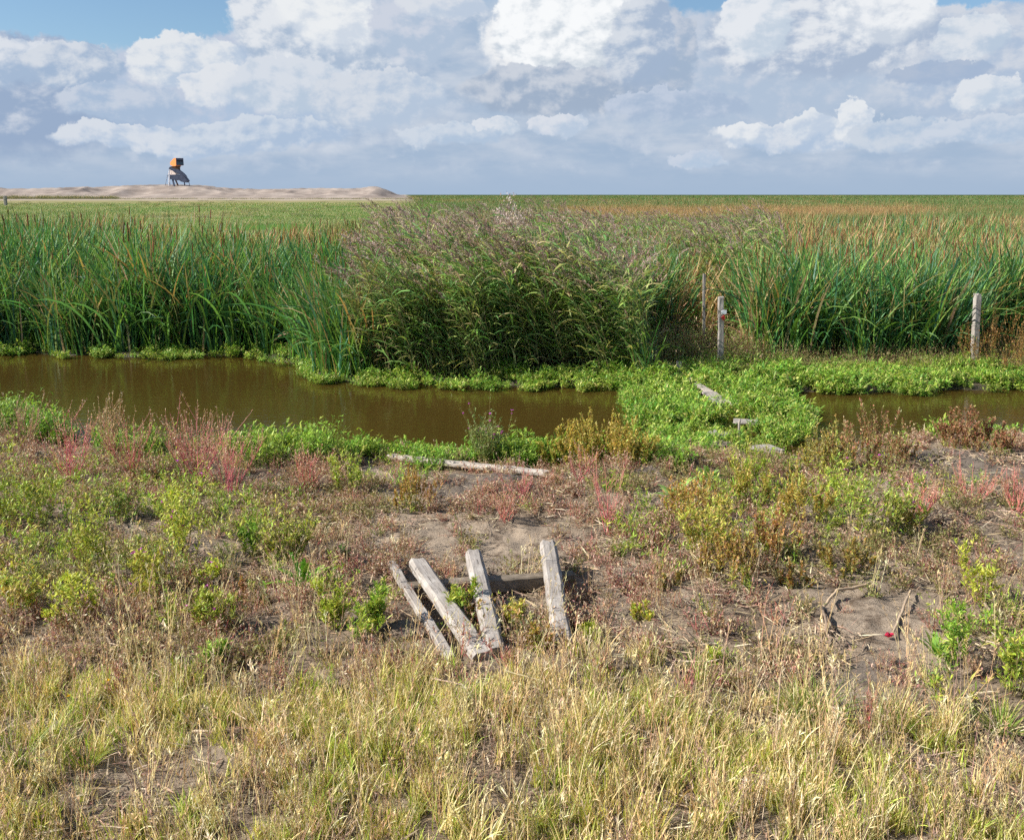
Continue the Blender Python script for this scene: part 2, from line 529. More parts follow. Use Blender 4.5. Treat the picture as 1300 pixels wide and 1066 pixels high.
# ------------------------------------------------------------------ plant mesh toolkit
def mat_leaf(name='leaf_green', transl=0.32, rough=0.5, spec=0.35, var=0.30):
    m, T = material(name)
    at_ = T.n('ShaderNodeAttribute', attribute_name='col')
    oi = T.n('ShaderNodeObjectInfo')
    hs = T.n('ShaderNodeHueSaturation')
    T.put(hs.inputs['Color'], at_.outputs['Color'])
    T.put(hs.inputs['Hue'], T.m('ADD', T.m('MULTIPLY', oi.outputs['Random'], 0.035), 0.4825))
    T.put(hs.inputs['Value'], T.m('ADD', T.m('MULTIPLY', T.m('FRACT', T.m('MULTIPLY', oi.outputs['Random'], 7.31)), var), 1 - var / 2))
    c = hs.outputs[0]
    p = principled(T, c, rough, spec)
    tr = T.n('ShaderNodeBsdfTranslucent')
    T.put(tr.inputs['Color'], T.mix(1.0, c, (1.15, 1.15, 0.75), 'MULTIPLY'))
    mx = T.n('ShaderNodeMixShader')
    mx.inputs[0].default_value = transl
    m.node_tree.links.new(p.outputs[0], mx.inputs[1]); m.node_tree.links.new(tr.outputs[0], mx.inputs[2])
    return finish(m, T, mx.outputs[0])


LEAF = mat_leaf()
DRY = mat_leaf('dry_stalk', 0.15, 0.75, 0.2)
PETAL = mat_leaf('petal', 0.3, 0.6, 0.2, 0.2)


class MB:
    def __init__(self):
        self.v = []; self.f = []; self.c = []; self.n = 0

    def add(self, v, f, c):
        self.v.append(v); self.f.append(f + self.n); self.c.append(c); self.n += len(v)

    def mesh(self, name, mat=None):
        me = mesh_from(np.concatenate(self.v), np.concatenate(self.f), name, np.concatenate(self.c))
        me.materials.append(mat or LEAF)
        return me


def curves(base, az, t0, bend, ln, n, p=1.3):
    k = (np.arange(n) + 0.5) / n
    th = t0[:, None] + bend[:, None] * k[None, :] ** p
    st = (ln / n)[:, None]
    dx = np.sin(th) * np.cos(az)[:, None] * st; dy = np.sin(th) * np.sin(az)[:, None] * st; dz = np.cos(th) * st
    d = np.stack([dx, dy, dz], -1)
    pts = np.concatenate([base[:, None, :], base[:, None, :] + np.cumsum(d, 1)], 1)
    return pts


def ribbons(mb, pts, az, w, prof, c0, c1, twist):
    N, K = pts.shape[:2]
    s = np.linspace(0, 1, K)
    if prof == 'grass': pr = 1 - s ** 2.2 * 0.94
    elif prof == 'strap': pr = np.where(s < 0.6, 1, 1 - ((s - 0.6) / 0.4) ** 1.6 * 0.93)
    else: pr = 0.12 + 0.88 * np.sin(np.pi * np.clip(s, 0.0, 1) ** 0.8)
    if prof == 'leaf': pr = np.where(s >= 0.999, 0.05, pr)
    d = np.gradient(pts, axis=1)
    d /= np.linalg.norm(d, axis=2, keepdims=True) + 1e-9
    sd0 = np.stack([-np.sin(az), np.cos(az), 0 * az], -1)[:, None, :] * np.ones((1, K, 1))
    nn = np.cross(d, sd0)
    tw = (twist[:, None] * (0.4 + 0.6 * s[None, :]))[..., None]
    side = sd0 * np.cos(tw) + nn * np.sin(tw)
    hw = (w[:, None] * pr[None, :] * 0.5)[..., None]
    v = np.stack([pts - side * hw, pts + side * hw], 2)      # N,K,2,3
    i = np.arange(N)[:, None] * K * 2 + np.arange(K - 1)[None, :] * 2
    f = np.stack([i, i + 1, i + 3, i + 2], -1).reshape(-1, 4)
    c = c0[:, None, :] + (c1 - c0)[:, None, :] * s[None, :, None]
    c = np.repeat(c[:, :, None, :], 2, 2)
    mb.add(v.reshape(-1, 3), f, c.reshape(-1, 3))


def tubes(mb, pts, r, c0, c1, taper=0.35):
    N, K = pts.shape[:2]
    s = np.linspace(0, 1, K)
    d = np.gradient(pts, axis=1)
    d /= np.linalg.norm(d, axis=2, keepdims=True) + 1e-9
    ref = np.array([0.31, 0.95, 0.02])
    a = np.cross(d, ref); a /= np.linalg.norm(a, axis=2, keepdims=True) + 1e-9
    b = np.cross(d, a)
    rr = (r[:, None] * (1 - (1 - taper) * s[None, :]))[..., None]
    ring = [pts + rr * (a * math.cos(t) + b * math.sin(t)) for t in (0, 2.094, 4.189)]
    v = np.stack(ring, 2)
    i = np.arange(N)[:, None] * K * 3 + np.arange(K - 1)[None, :] * 3
    fs = [np.stack([i + j, i + (j + 1) % 3, i + 3 + (j + 1) % 3, i + 3 + j], -1).reshape(-1, 4) for j in range(3)]
    c = c0[:, None, :] + (c1 - c0)[:, None, :] * s[None, :, None]
    c = np.repeat(c[:, :, None, :], 3, 2)
    mb.add(v.reshape(-1, 3), np.concatenate(fs), c.reshape(-1, 3))


def jit(rs, cols, n, amt=0.25):
    """n colours picked from the list with brightness and channel jitter"""
    cols = np.array(cols, float)
    c = cols[rs.integers(0, len(cols), n)]
    return np.clip(c * (1 + (rs.random((n, 1)) - 0.5) * 2 * amt) * (1 + (rs.random((n, 3)) - 0.5) * 0.16), 0, 1)


def U(rs, a, b, n): return a + (b - a) * rs.random(n)


def disc(rs, n, r, z=0.0):
    a = U(rs, 0, 2 * np.pi, n); q = r * np.sqrt(rs.random(n))
    return np.stack([q * np.cos(a), q * np.sin(a), np.full(n, z)], -1)


def along(rs, pts, n, s0=0.15, s1=1.0):
    """n random points on the curves: position, curve index, parameter"""
    N, K = pts.shape[:2]
    i = rs.integers(0, N, n); s = U(rs, s0, s1, n) * (K - 1)
    k = np.minimum(s.astype(int), K - 2); fr = (s - k)[:, None]
    return pts[i, k] * (1 - fr) + pts[i, k + 1] * fr, i, s / (K - 1)


def blades(mb, rs, base, ln, w, t0, bend, c0, c1, prof='grass', n=4, az=None, tw=1.2):
    N = len(base)
    if az is None: az = U(rs, 0, 2 * np.pi, N)
    pts = curves(base, az, t0, bend, ln, n)
    ribbons(mb, pts, az, w, prof, c0, c1, U(rs, -tw, tw, N))
    return pts


GRASS_COLS = [(0.42, 0.50, 0.08), (0.56, 0.60, 0.13), (0.30, 0.42, 0.055), (0.66, 0.61, 0.25)]
STRAW = [(0.82, 0.66, 0.36), (0.72, 0.55, 0.28), (0.90, 0.78, 0.50), (0.58, 0.41, 0.22)]


def p_grass(seed, h=0.22, r=0.06, n=42, green=0.6, cols=None):
    rs = np.random.default_rng(seed); mb = MB()
    base = disc(rs, n, r, -0.01)
    ln = U(rs, 0.45, 1.15, n) * h
    isg = rs.random(n) < green
    c = np.where(isg[:, None], jit(rs, cols or GRASS_COLS, n), jit(rs, STRAW, n))
    c1 = np.where((rs.random(n) < 0.35)[:, None], jit(rs, STRAW, n), c * 1.1)
    blades(mb, rs, base, ln, U(rs, 0.0042, 0.0092, n), U(rs, 0.0, 0.38, n), U(rs, 0.0, 1.1, n), c, np.clip(c1, 0, 1), n=5)
    return mb


def p_straw(seed, h=0.34, n=7):
    """dry flowering grass stems with a loose seed head"""
    rs = np.random.default_rng(seed); mb = MB()
    base = disc(rs, n, 0.05, -0.01)
    ln = U(rs, 0.6, 1.25, n) * h
    az = U(rs, 0, 6.28, n)
    c = jit(rs, STRAW + [(0.40, 0.28, 0.20)], n)
    pts = curves(base, az, U(rs, 0, 0.28, n), U(rs, 0, 0.4, n), ln, 5)
    tubes(mb, pts, U(rs, 0.0014, 0.0025, n), c, c)
    q, i, s = along(rs, pts, n * 9, 0.78, 1.0)
    m = len(q)
    blades(mb, rs, q, U(rs, 0.014, 0.032, m), U(rs, 0.0025, 0.0045, m), U(rs, 0.1, 0.9, m), U(rs, 0, 0.5, m), c[i] * 0.95, c[i], 'leaf', 2)
    return mb


def p_herb(seed, cols, stemc, h=0.10, r=0.10, n=14, leaves=150, ls=(0.010, 0.022)):
    """low spreading herb with many small fleshy leaves"""
    rs = np.random.default_rng(seed); mb = MB()
    base = disc(rs, n, r * 0.45, -0.01)
    az = U(rs, 0, 6.28, n)
    pts = curves(base, az, U(rs, 0.2, 1.15, n), U(rs, -0.6, 0.5, n), U(rs, 0.5, 1.2, n) * (h + r * 0.4), 4)
    sc = jit(rs, stemc, n)
    tubes(mb, pts, U(rs, 0.0008, 0.0018, n), sc, sc)
    q, i, s = along(rs, pts, leaves, 0.15, 1.0)
    c = jit(rs, cols, leaves, 0.35)
    blades(mb, rs, q, U(rs, *ls, leaves), U(rs, 0.0045, 0.009, leaves), U(rs, 0.2, 1.5, leaves), U(rs, -0.3, 0.5, leaves), c, c, 'leaf', 2)
    return mb


PINKS = [(0.46, 0.26, 0.20), (0.54, 0.38, 0.27), (0.36, 0.20, 0.14), (0.58, 0.46, 0.32), (0.38, 0.32, 0.15), (0.48, 0.37, 0.24)]
OLIVES = [(0.28, 0.26, 0.09), (0.38, 0.34, 0.14), (0.40, 0.29, 0.15), (0.22, 0.26, 0.07)]
BRIGHT = [(0.31, 0.47, 0.055), (0.24, 0.41, 0.045), (0.40, 0.52, 0.09), (0.17, 0.33, 0.035)]
YEGRN = [(0.40, 0.47, 0.055), (0.50, 0.54, 0.08), (0.29, 0.40, 0.04), (0.56, 0.53, 0.11)]


def p_leafy(seed, h=0.22, r=0.16, n=130, cols=BRIGHT, ls=(0.03, 0.075), lw=(0.008, 0.018)):
    """bright leafy water plant: dome of toothed leaves on short stems"""
    rs = np.random.default_rng(seed); mb = MB()
    ns = 16
    base = disc(rs, ns, r * 0.6, -0.03)
    az = U(rs, 0, 6.28, ns)
    pts = curves(base, az, U(rs, 0, 0.5, ns), U(rs, 0, 0.6, ns), U(rs, 0.6, 1.15, ns) * h, 4)
    sc = jit(rs, [(0.20, 0.28, 0.06)], ns)
    tubes(mb, pts, U(rs, 0.0015, 0.003, ns), sc, sc)
    q, i, s = along(rs, pts, n, 0.25, 1.0)
    c = jit(rs, cols, n, 0.25)
    a = U(rs, 0, 6.28, n); t0 = U(rs, 0.3, 1.4, n); L = U(rs, *ls, n)
    P_ = curves(q, a, t0, U(rs, 0.1, 1.1, n), L, 3)
    ribbons(mb, P_, a, U(rs, *lw, n), 'leaf', c, c * 1.08, U(rs, -0.6, 0.6, n))
    # side lobes
    j, ii, ss = along(rs, P_, n * 2, 0.25, 0.8)
    cc = c[ii]; m = len(j)
    blades(mb, rs, j, U(rs, 0.3, 0.5, m) * L[ii], U(rs, 0.004, 0.008, m), U(rs, 0.6, 1.5, m), U(rs, 0, 0.5, m), cc, cc, 'leaf', 2, az=a[ii] + np.where(rs.random(m) < 0.5, 0.9, -0.9))
    return mb


def typha(seed, h=2.2, r=0.30, n=34, cols=None, dead=0.07, heads=1, lean=(0, 0), mbs=None):
    rs = np.random.default_rng(seed)
    L, Hd = (MB(), MB()) if mbs is None else mbs
    cols = cols or [(0.055, 0.175, 0.05), (0.085, 0.22, 0.065), (0.12, 0.26, 0.05), (0.06, 0.165, 0.085), (0.18, 0.31, 0.06)]
    base = disc(rs, n, r, -0.1)
    ln = U(rs, 0.55, 1.08, n) * h
    isd = rs.random(n) < dead
    c = np.where(isd[:, None], jit(rs, [(0.40, 0.25, 0.11), (0.48, 0.34, 0.18), (0.30, 0.17, 0.08)], n), jit(rs, cols, n))
    c1 = np.where((rs.random(n) < 0.07)[:, None], jit(rs, [(0.30, 0.24, 0.09), (0.42, 0.30, 0.14)], n), c * 1.1)
    a = U(rs, 0, 6.28, n)
    # shared wind lean
    a = np.where(rs.random(n) < 0.45, lean[0] + U(rs, -0.7, 0.7, n), a)
    blades(L, rs, base, ln, U(rs, 0.020, 0.038, n), U(rs, 0.0, 0.22, n) + lean[1] * 0.3, U(rs, 0.0, 0.75, n) + (rs.random(n) < 0.22) * U(rs, 0.6, 1.8, n), c, np.clip(c1, 0, 1), 'strap', 7, az=a, tw=1.5)
    if heads:
        b = disc(rs, heads, r, -0.1); a = U(rs, 0, 6.28, heads)
        hh = U(rs, 0.80, 1.0, heads) * h
        pts = curves(b, a, U(rs, 0, 0.12, heads), U(rs, 0, 0.12, heads), hh, 4)
        sc = jit(rs, [(0.25, 0.25, 0.09)], heads)
        tubes(Hd, pts, np.full(heads, 0.004), sc, sc)
        top = pts[:, -1]; d = pts[:, -1] - pts[:, -2]; d /= np.linalg.norm(d, axis=1, keepdims=True)
        hl = U(rs, 0.14, 0.22, heads)[:, None, None]
        kk = np.linspace(0, 1, 5)[None, :, None]
        hp = top[:, None] + d[:, None] * hl * kk
        hc = jit(rs, [(0.20, 0.085, 0.035), (0.27, 0.13, 0.06)], heads)
        tubes(Hd, hp, np.full(heads, 0.013), hc, hc, 0.8)
    return L, Hd


def phrag(seed, h=2.4, r=0.35, n=13, plume=0.5, lean=math.pi, cols=None, leafn=13, droop=1.0, lt=(0.05, 0.35), split=False):
    """common reed: leafy stems bowing with the wind, brown plumes"""
    rs = np.random.default_rng(seed)
    S, L, Pm = MB(), MB(), MB()
    k_of = []
    cols = cols or [(0.17, 0.33, 0.08), (0.24, 0.39, 0.09), (0.34, 0.44, 0.12), (0.12, 0.26, 0.07), (0.44, 0.42, 0.17)]
    base = disc(rs, n, r, -0.1)
    az = lean + U(rs, -0.9, 0.9, n)
    pts = curves(base, az, U(rs, *lt, n), U(rs, 0.05, 0.55, n) * droop, U(rs, 0.8, 1.08, n) * h, 7)
    sc = jit(rs, [(0.26, 0.25, 0.10), (0.33, 0.27, 0.13)], n)
    tubes(S, pts, U(rs, 0.003, 0.0048, n), sc, sc, 0.5)
    m = n * leafn
    q, i, s = along(rs, pts, m, 0.15, 0.97)
    c = jit(rs, cols, m)
    la = np.where(rs.random(m) < 0.6, lean + U(rs, -1.0, 1.0, m), U(rs, 0, 6.28, m))
    blades(L, rs, q, U(rs, 0.30, 0.58, m), U(rs, 0.018, 0.036, m), U(rs, 0.4, 1.1, m), U(rs, 0.4, 1.6, m), c, np.clip(c * 1.15, 0, 1), 'leaf', 4, az=la, tw=0.9)
    k = np.where(rs.random(n) < plume)[0]
    if len(k):
        top = pts[k, -1]; pc = jit(rs, [(0.36, 0.25, 0.215), (0.46, 0.34, 0.28), (0.26, 0.175, 0.15)], len(k), 0.2)
        pa = az[k]
        pp = curves(top, pa, U(rs, 0.3, 0.7, len(k)), U(rs, 0.4, 1.0, len(k)), U(rs, 0.26, 0.42, len(k)), 4)
        for e in range(len(k)):
            q, i, s = along(rs, pp[e:e + 1], 46, 0.0, 1.0)
            m = len(q); c = np.repeat(pc[e:e + 1], m, 0); one = MB()
            sc_ = (1 - s * 0.6)
            blades(one, rs, q, U(rs, 0.05, 0.14, m) * sc_, U(rs, 0.008, 0.017, m), U(rs, 0.2, 1.1, m), U(rs, 0.3, 1.2, m), c, np.clip(c * 1.2, 0, 1), 'leaf', 2, az=np.where(rs.random(m) < 0.6, pa[e] + U(rs, -1, 1, m), U(rs, 0, 6.28, m)))
            k_of.append(one)
            Pm.add(np.concatenate(one.v), np.concatenate(one.f), np.concatenate(one.c))
    if split: return S, L, Pm, k_of
    return S, L, Pm


def merge(*ms):
    mb = MB()
    for m in ms:
        for v, f, c in zip(m.v, m.f, m.c):
            mb.v.append(v); mb.f.append(f - 0); mb.c.append(c)
    # re-index
    out = MB()
    for m in ms:
        if m.n:
            out.add(np.concatenate(m.v), np.concatenate(m.f), np.concatenate(m.c))
    return out


# ------------------------------------------------------------------ stuff: scattered with geometry nodes
PROTO = {}


def proto_set(key, mbs, mat=None):
    c = bpy.data.collections.new(key)
    for i, mb in enumerate(mbs):
        me = mb.mesh('%s_plant' % key, mat)
        o = bpy.data.objects.new('%s_plant_%03d' % (key, i), me)
        c.objects.link(o)
    PROTO[key] = (c, len(mbs))


def scatter(name, key, xyz, rot, scale, label, cat, idx=None, rs=None):
    c, n = PROTO[key]
    N = len(xyz)
    me = bpy.data.meshes.new(name)
    me.vertices.add(N); me.vertices.foreach_set('co', np.ascontiguousarray(xyz, np.float32).ravel())
    a = me.attributes.new('rot', 'FLOAT_VECTOR', 'POINT'); a.data.foreach_set('vector', np.ascontiguousarray(rot, np.float32).ravel())
    sc = scale if scale.ndim == 2 else np.repeat(scale[:, None], 3, 1)
    a = me.attributes.new('scl', 'FLOAT_VECTOR', 'POINT'); a.data.foreach_set('vector', np.ascontiguousarray(sc, np.float32).ravel())
    if idx is None: idx = rs.integers(0, n, N)
    a = me.attributes.new('pick', 'INT', 'POINT'); a.data.foreach_set('value', np.ascontiguousarray(idx, np.int32))
    o = new_obj(name, me)
    g = bpy.data.node_groups.new(name + '_scatter', 'GeometryNodeTree')
    g.interface.new_socket('Geometry', in_out='INPUT', socket_type='NodeSocketGeometry')
    g.interface.new_socket('Geometry', in_out='OUTPUT', socket_type='NodeSocketGeometry')
    nd = g.nodes; gi = nd.new('NodeGroupInput'); go = nd.new('NodeGroupOutput')
    mp = nd.new('GeometryNodeMeshToPoints'); ip = nd.new('GeometryNodeInstanceOnPoints'); ci = nd.new('GeometryNodeCollectionInfo')
    ci.inputs['Collection'].default_value = c
    ci.inputs['Separate Children'].default_value = True; ci.inputs['Reset Children'].default_value = True
    ip.inputs['Pick Instance'].default_value = True
    def named(t, nm):
        x = nd.new('GeometryNodeInputNamedAttribute'); x.data_type = t; x.inputs['Name'].default_value = nm
        return [s for s in x.outputs if s.enabled and s.name == 'Attribute'][0]
    L = g.links
    L.new(gi.outputs[0], mp.inputs[0]); L.new(mp.outputs[0], ip.inputs['Points']); L.new(ci.outputs[0], ip.inputs['Instance'])
    L.new(named('INT', 'pick'), ip.inputs['Instance Index'])
    er = nd.new('FunctionNodeEulerToRotation')
    L.new(named('FLOAT_VECTOR', 'rot'), er.inputs[0])
    L.new(er.outputs[0], ip.inputs['Rotation']); L.new(named('FLOAT_VECTOR', 'scl'), ip.inputs['Scale'])
    L.new(ip.outputs[0], go.inputs[0])
    md = o.modifiers.new('scatter', 'NODES'); md.node_group = g
    return tag(o, label, cat, kind='stuff')


def yaw(rs, n, tilt=0.1):
    return np.stack([U(rs, -tilt, tilt, n), U(rs, -tilt, tilt, n), U(rs, 0, 6.28, n)], -1)


def ell(px, py, cx, cy, rx, ry):
    return 1 - np.sqrt(((px - cx) / rx) ** 2 + ((py - cy) / ry) ** 2)


def zone(rs, n, y0, y1, spread=0.62, extra=0.8):
    """points spread evenly over the wedge of ground between two distances"""
    y = np.sqrt(U(rs, y0 ** 2, y1 ** 2, n)) if y0 > 0 else U(rs, y0, y1, n)
    x = U(rs, -1, 1, n) * (spread * y + extra)
    return x, y


def bare(x, y, z):
    """how bare the ground is (0 plants .. 1 sand), in world terms from places read off the photograph"""
    px, py = pix(x, y, z)
    b = np.zeros_like(px)
    for cx, cy, rx, ry, s in [(640, 690, 170, 42, 1.0), (545, 625, 80, 26, 0.7), (1230, 592, 120, 34, 1.0), (1110, 770, 110, 62, 0.8), (560, 880, 70, 26, 0.9),
                              (1085, 880, 90, 28, 0.8), (85, 950, 170, 48, 1.0), (250, 965, 80, 22, 0.7), (780, 640, 50, 16, 0.5), (460, 800, 60, 26, 0.5), (300, 590, 50, 12, 0.6), (80, 570, 60, 14, 0.5),
                              (900, 850, 90, 22, 0.4), (680, 600, 60, 16, 0.6), (595, 606, 120, 14, 1.0), (640, 750, 90, 50, 0.75), (610, 842, 120, 20, 0.8), (800, 600, 40, 12, 0.7), (1000, 830, 80, 30, 0.4), (440, 690, 70, 25, 0.6)]:
        b = np.maximum(b, s * np.clip(ell(px, py, cx, cy, rx, ry) * 3.0, 0, 1))
    n = fbm(x, y, 2.2, 3, 44)
    return np.clip(b + (n - 0.58) * 1.6, 0, 1)


rs = np.random.default_rng(11)

# --- foreground grass
proto_set('green_grass', [p_grass(100 + i, 0.15 + 0.02 * (i % 4), 0.055, 34, 0.9) for i in range(7)])
proto_set('mixed_grass', [p_grass(200 + i, 0.20 + 0.02 * (i % 4), 0.06, 26, 0.34) for i in range(8)])
proto_set('straw_grass', [p_straw(300 + i) for i in range(8)], DRY)


def grass_edge(x, y):
    px, py = pix(x, y, y * 0 + 0.3)
    lim = 872 + 32 * np.sin(px / 170.0 + 0.6) - 30 * (px < 330) * sstep(-px, -330, -200) * 1.2 + 18 * sstep(px, 800, 1000)
    return sstep(py, lim - 22, lim + 60)


def lay(name, key, n, y0, y1, dens, smin, smax, label, cat, tilt=0.15, sink=0.0, spread=0.62):
    x, y = zone(rs, n, y0, y1, spread)
    z = height(x, y)
    keep = rs.random(n) < dens(x, y, z)
    x, y, z = x[keep], y[keep], z[keep]
    m = len(x)
    return scatter(name, key, np.stack([x, y, z - sink], -1), yaw(rs, m, tilt), U(rs, smin, smax, m), label, cat, rs=rs)


def d_g(x, y, z):
    patch = fbm(x, y, 1.6, 3, 60)
    return grass_edge(x, y) * (1 - 0.93 * bare(x, y, z)) * sstep(patch, 0.36, 0.56)


def d_m(x, y, z):
    return grass_edge(x, y) * (1 - 0.9 * bare(x, y, z)) * (0.25 + 0.75 * sstep(fbm(x, y, 1.9, 3, 63), 0.40, 0.58))


def d_s(x, y, z):
    px, py = pix(x, y, z)
    return np.clip(grass_edge(x, y) * 0.8 + 0.10 * (py > 700) + 0.30 * (py > 740) * (px < 420), 0, 1) * (1 - 0.75 * bare(x, y, z))


lay('green_grass', 'green_grass', 5600, 2.2, 6.8, d_g, 0.45, 0.95, 'short green grass growing along the front edge of the bank', 'grass')
lay('dry_grass', 'mixed_grass', 4600, 2.2, 6.8, d_m, 0.45, 0.95, 'yellowing mixed grass covering the nearest strip of ground', 'grass')
lay('straw_grass', 'straw_grass', 3000, 2.2, 7.6, d_s, 0.55, 1.25, 'thin straw coloured flowering grass stems over the green grass', 'grass', 0.3)

# --- low herbs of the bank
SP = [(0.60, 0.15, 0.15), (0.38, 0.16, 0.12), (0.48, 0.28, 0.2)]
proto_set('pink_herbs', [p_herb(400 + i, PINKS, SP, 0.07 + 0.015 * (i % 4), 0.10, 16, 190) for i in range(8)])
proto_set('olive_herbs', [p_herb(500 + i, OLIVES, [(0.28, 0.20, 0.10)], 0.08 + 0.02 * (i % 3), 0.10, 14, 160, (0.012, 0.028)) for i in range(6)])
proto_set('green_herbs', [p_herb(600 + i, YEGRN + BRIGHT, [(0.2, 0.22, 0.06)], 0.12 + 0.02 * (i % 3), 0.08, 12, 130, (0.02, 0.045)) for i in range(6)])


def inbank(x, y): return sstep(ynear(x) - y, 0.05, 0.35)


def d_p(x, y, z):
    px, py = pix(x, y, z)
    return inbank(x, y) * (1 - 0.97 * bare(x, y, z)) * (1 - 0.88 * grass_edge(x, y)) * (0.22 + 0.78 * sstep(fbm(x, y, 1.1, 3, 71), 0.42, 0.58))


def d_o(x, y, z):
    px, py = pix(x, y, z)
    return inbank(x, y) * (1 - 0.97 * bare(x, y, z)) * (1 - 0.6 * grass_edge(x, y)) * sstep(fbm(x, y, 0.9, 3, 81), 0.40, 0.62)


def d_gh(x, y, z):
    px, py = pix(x, y, z)
    w = 0.8 * np.clip(ell(px, py, 130, 700, 330, 130) * 2, 0, 1) + 0.8 * np.clip(ell(px, py, 960, 670, 190, 90) * 2, 0, 1) + 0.6 * np.clip(ell(px, py, 480, 770, 100, 60) * 2, 0, 1) + 0.12
    w = w + 0.5 * np.clip(ell(px, py, 1280, 830, 130, 130) * 2, 0, 1)
    return np.clip(w, 0, 1) * inbank(x, y) * (1 - 0.9 * bare(x, y, z)) * (1 - 0.7 * grass_edge(x, y)) * sstep(fbm(x, y, 1.7, 3, 91), 0.3, 0.6)


lay('pink_ground_cover', 'pink_herbs', 7000, 4.6, 13.0, d_p, 0.55, 1.5, 'pinkish brown low herbs spread over the near bank', 'ground cover', 0.2)
lay('olive_ground_cover', 'olive_herbs', 4000, 4.6, 13.0, d_o, 0.55, 1.5, 'olive and tan low weeds spread over the near bank', 'ground cover', 0.2)
lay('green_ground_cover', 'green_herbs', 3000, 4.2, 13.0, d_gh, 0.6, 1.6, 'yellow green weeds growing between the bank shrubs', 'ground cover', 0.2)

def p_litter(seed, n=46):
    rs = np.random.default_rng(seed); mb = MB()
    base = disc(rs, n, 0.13, 0.004) + np.stack([0 * np.arange(n), 0 * np.arange(n), U(rs, 0, 0.02, n)], -1)
    c = jit(rs, [(0.50, 0.39, 0.25), (0.36, 0.27, 0.18), (0.58, 0.47, 0.33), (0.24, 0.17, 0.12), (0.42, 0.25, 0.18)], n, 0.3)
    blades(mb, rs, base, U(rs, 0.02, 0.12, n), U(rs, 0.0018, 0.006, n), U(rs, 1.25, 1.6, n), U(rs, -0.1, 0.2, n), c, c, 'strap', 3, tw=1.5)
    return mb


proto_set('litter', [p_litter(650 + i) for i in range(6)], DRY)


def d_l(x, y, z):
    return inbank(x, y) * (1 - 0.8 * bare(x, y, z)) * (0.25 + 0.75 * sstep(fbm(x, y, 1.3, 3, 191), 0.35, 0.55))


lay('plant_litter', 'litter', 3800, 3.0, 13.0, d_l, 0.6, 1.5, 'matted dead stems and leaf litter lying on the near bank', 'plant litter', 0.12)

# --- bright green plants along the water
proto_set('bank_leaves', [p_leafy(700 + i, 0.13 + 0.05 * (i % 3), 0.15, 120, cols=[(0.30, 0.46, 0.055), (0.23, 0.40, 0.045), (0.38, 0.50, 0.085), (0.16, 0.31, 0.035)]) for i in range(7)])
proto_set('mat_leaves', [p_leafy(750 + i, 0.15 + 0.03 * (i % 3), 0.15, 120, cols=[(0.32, 0.47, 0.06), (0.25, 0.41, 0.05), (0.46, 0.56, 0.11), (0.17, 0.33, 0.035), (0.52, 0.52, 0.16), (0.13, 0.28, 0.04)]) for i in range(7)])


def mat_zone(px, py):
    """the raft of plants over the sunken walkway"""
    px = px + 60 * (fbm(px, py, 0.035, 3, 313) - 0.5)
    left = np.interp(py, [462, 480, 500, 540, 590], [760, 772, 798, 812, 815])
    right = np.interp(py, [462, 495, 505, 540, 560, 590], [1010, 1000, 1000, 1022, 1026, 1010])
    return ((px > left) & (px < right) & (py > 464) & (py < 590)).astype(float)


WALK = np.array([at(*p, 0.1)[:2] for p in [(838, 466), (880, 486), (915, 512), (940, 535), (975, 572), (1000, 595)]])


def walk_d(x, y):
    d = np.full(len(x), 9.0)
    for a, b in zip(WALK[:-1], WALK[1:]):
        ab = b - a
        t = np.clip(((x - a[0]) * ab[0] + (y - a[1]) * ab[1]) / (ab @ ab), 0, 1)
        d = np.minimum(d, np.hypot(x - a[0] - t * ab[0], y - a[1] - t * ab[1]))
    return d


def bank_pts(n):
    x = U(rs, -12, 12, n); z = np.full(n, 0.03)
    # near bank
    y1 = ynear(x) + U(rs, -0.50, 0.15, n)
    px, py = pix(x, y1, z)
    k = (px < 830) & (rs.random(n) < 0.9) & ~((px > 90) & (px < 130)) | ((px > 1170) & (rs.random(n) < 0.12))
    k = k & (rs.random(n) < 0.15 + 0.85 * sstep(fbm(x, y1, 0.8, 3, 404), 0.36, 0.52))
    A = np.stack([x[k], y1[k], np.maximum(height(x[k], y1[k]), 0.0)], -1)
    return A


A = bank_pts(2000)
scatter('near_bank_plants', 'bank_leaves', A, yaw(rs, len(A), 0.2), U(rs, 0.65, 1.5, len(A)) * (0.7 + 0.6 * fbm(A[:, 0], A[:, 1], 1.5, 2, 31)), 'bright green leafy plants along the near water edge', 'water plants', rs=rs)
n = 15000
x = U(rs, -14, 14, n); y = U(rs, 9.5, 18.0, n); z = np.zeros(n)
px, py = pix(x, y, z)
df = y - yfar(x) + 0.55 * (fbm(x, y, 1.6, 3, 99) - 0.5)
strip = ((df > np.where(px > 985, 0.05, -0.22)) & (df < 0.9)) * np.where(px < 380, 0.30 + 0.6 * (vnoise(px / 45, px * 0, 3) > 0.5), 1.0)
strip = np.where((px < 380) & (df < -0.15), 0, strip)
strip2 = ((px > 985) & (df > 0.05) & (df < 1.9 + 0.8 * (fbm(x, y, 1.2, 2, 5) - 0.5))).astype(float)
mz = mat_zone(px, py)
dens = np.clip(np.maximum(np.maximum(strip * (px < 1400), strip2), mz), 0, 1)
wd = walk_d(x, y)
dens = dens * np.where(wd < 0.20, 0.16, 1.0) * np.where(mz > 0, 0.95, 0.8)
k = rs.random(n) < dens
M = np.stack([x[k], y[k], np.full(k.sum(), 0.0) + np.maximum(height(x[k], y[k]), 0)], -1)
ms = U(rs, 0.65, 1.25, len(M)) * (0.55 + 0.9 * fbm(M[:, 0], M[:, 1], 1.4, 3, 88)) * np.where(mz[k] > 0, 1.15, 1.0)
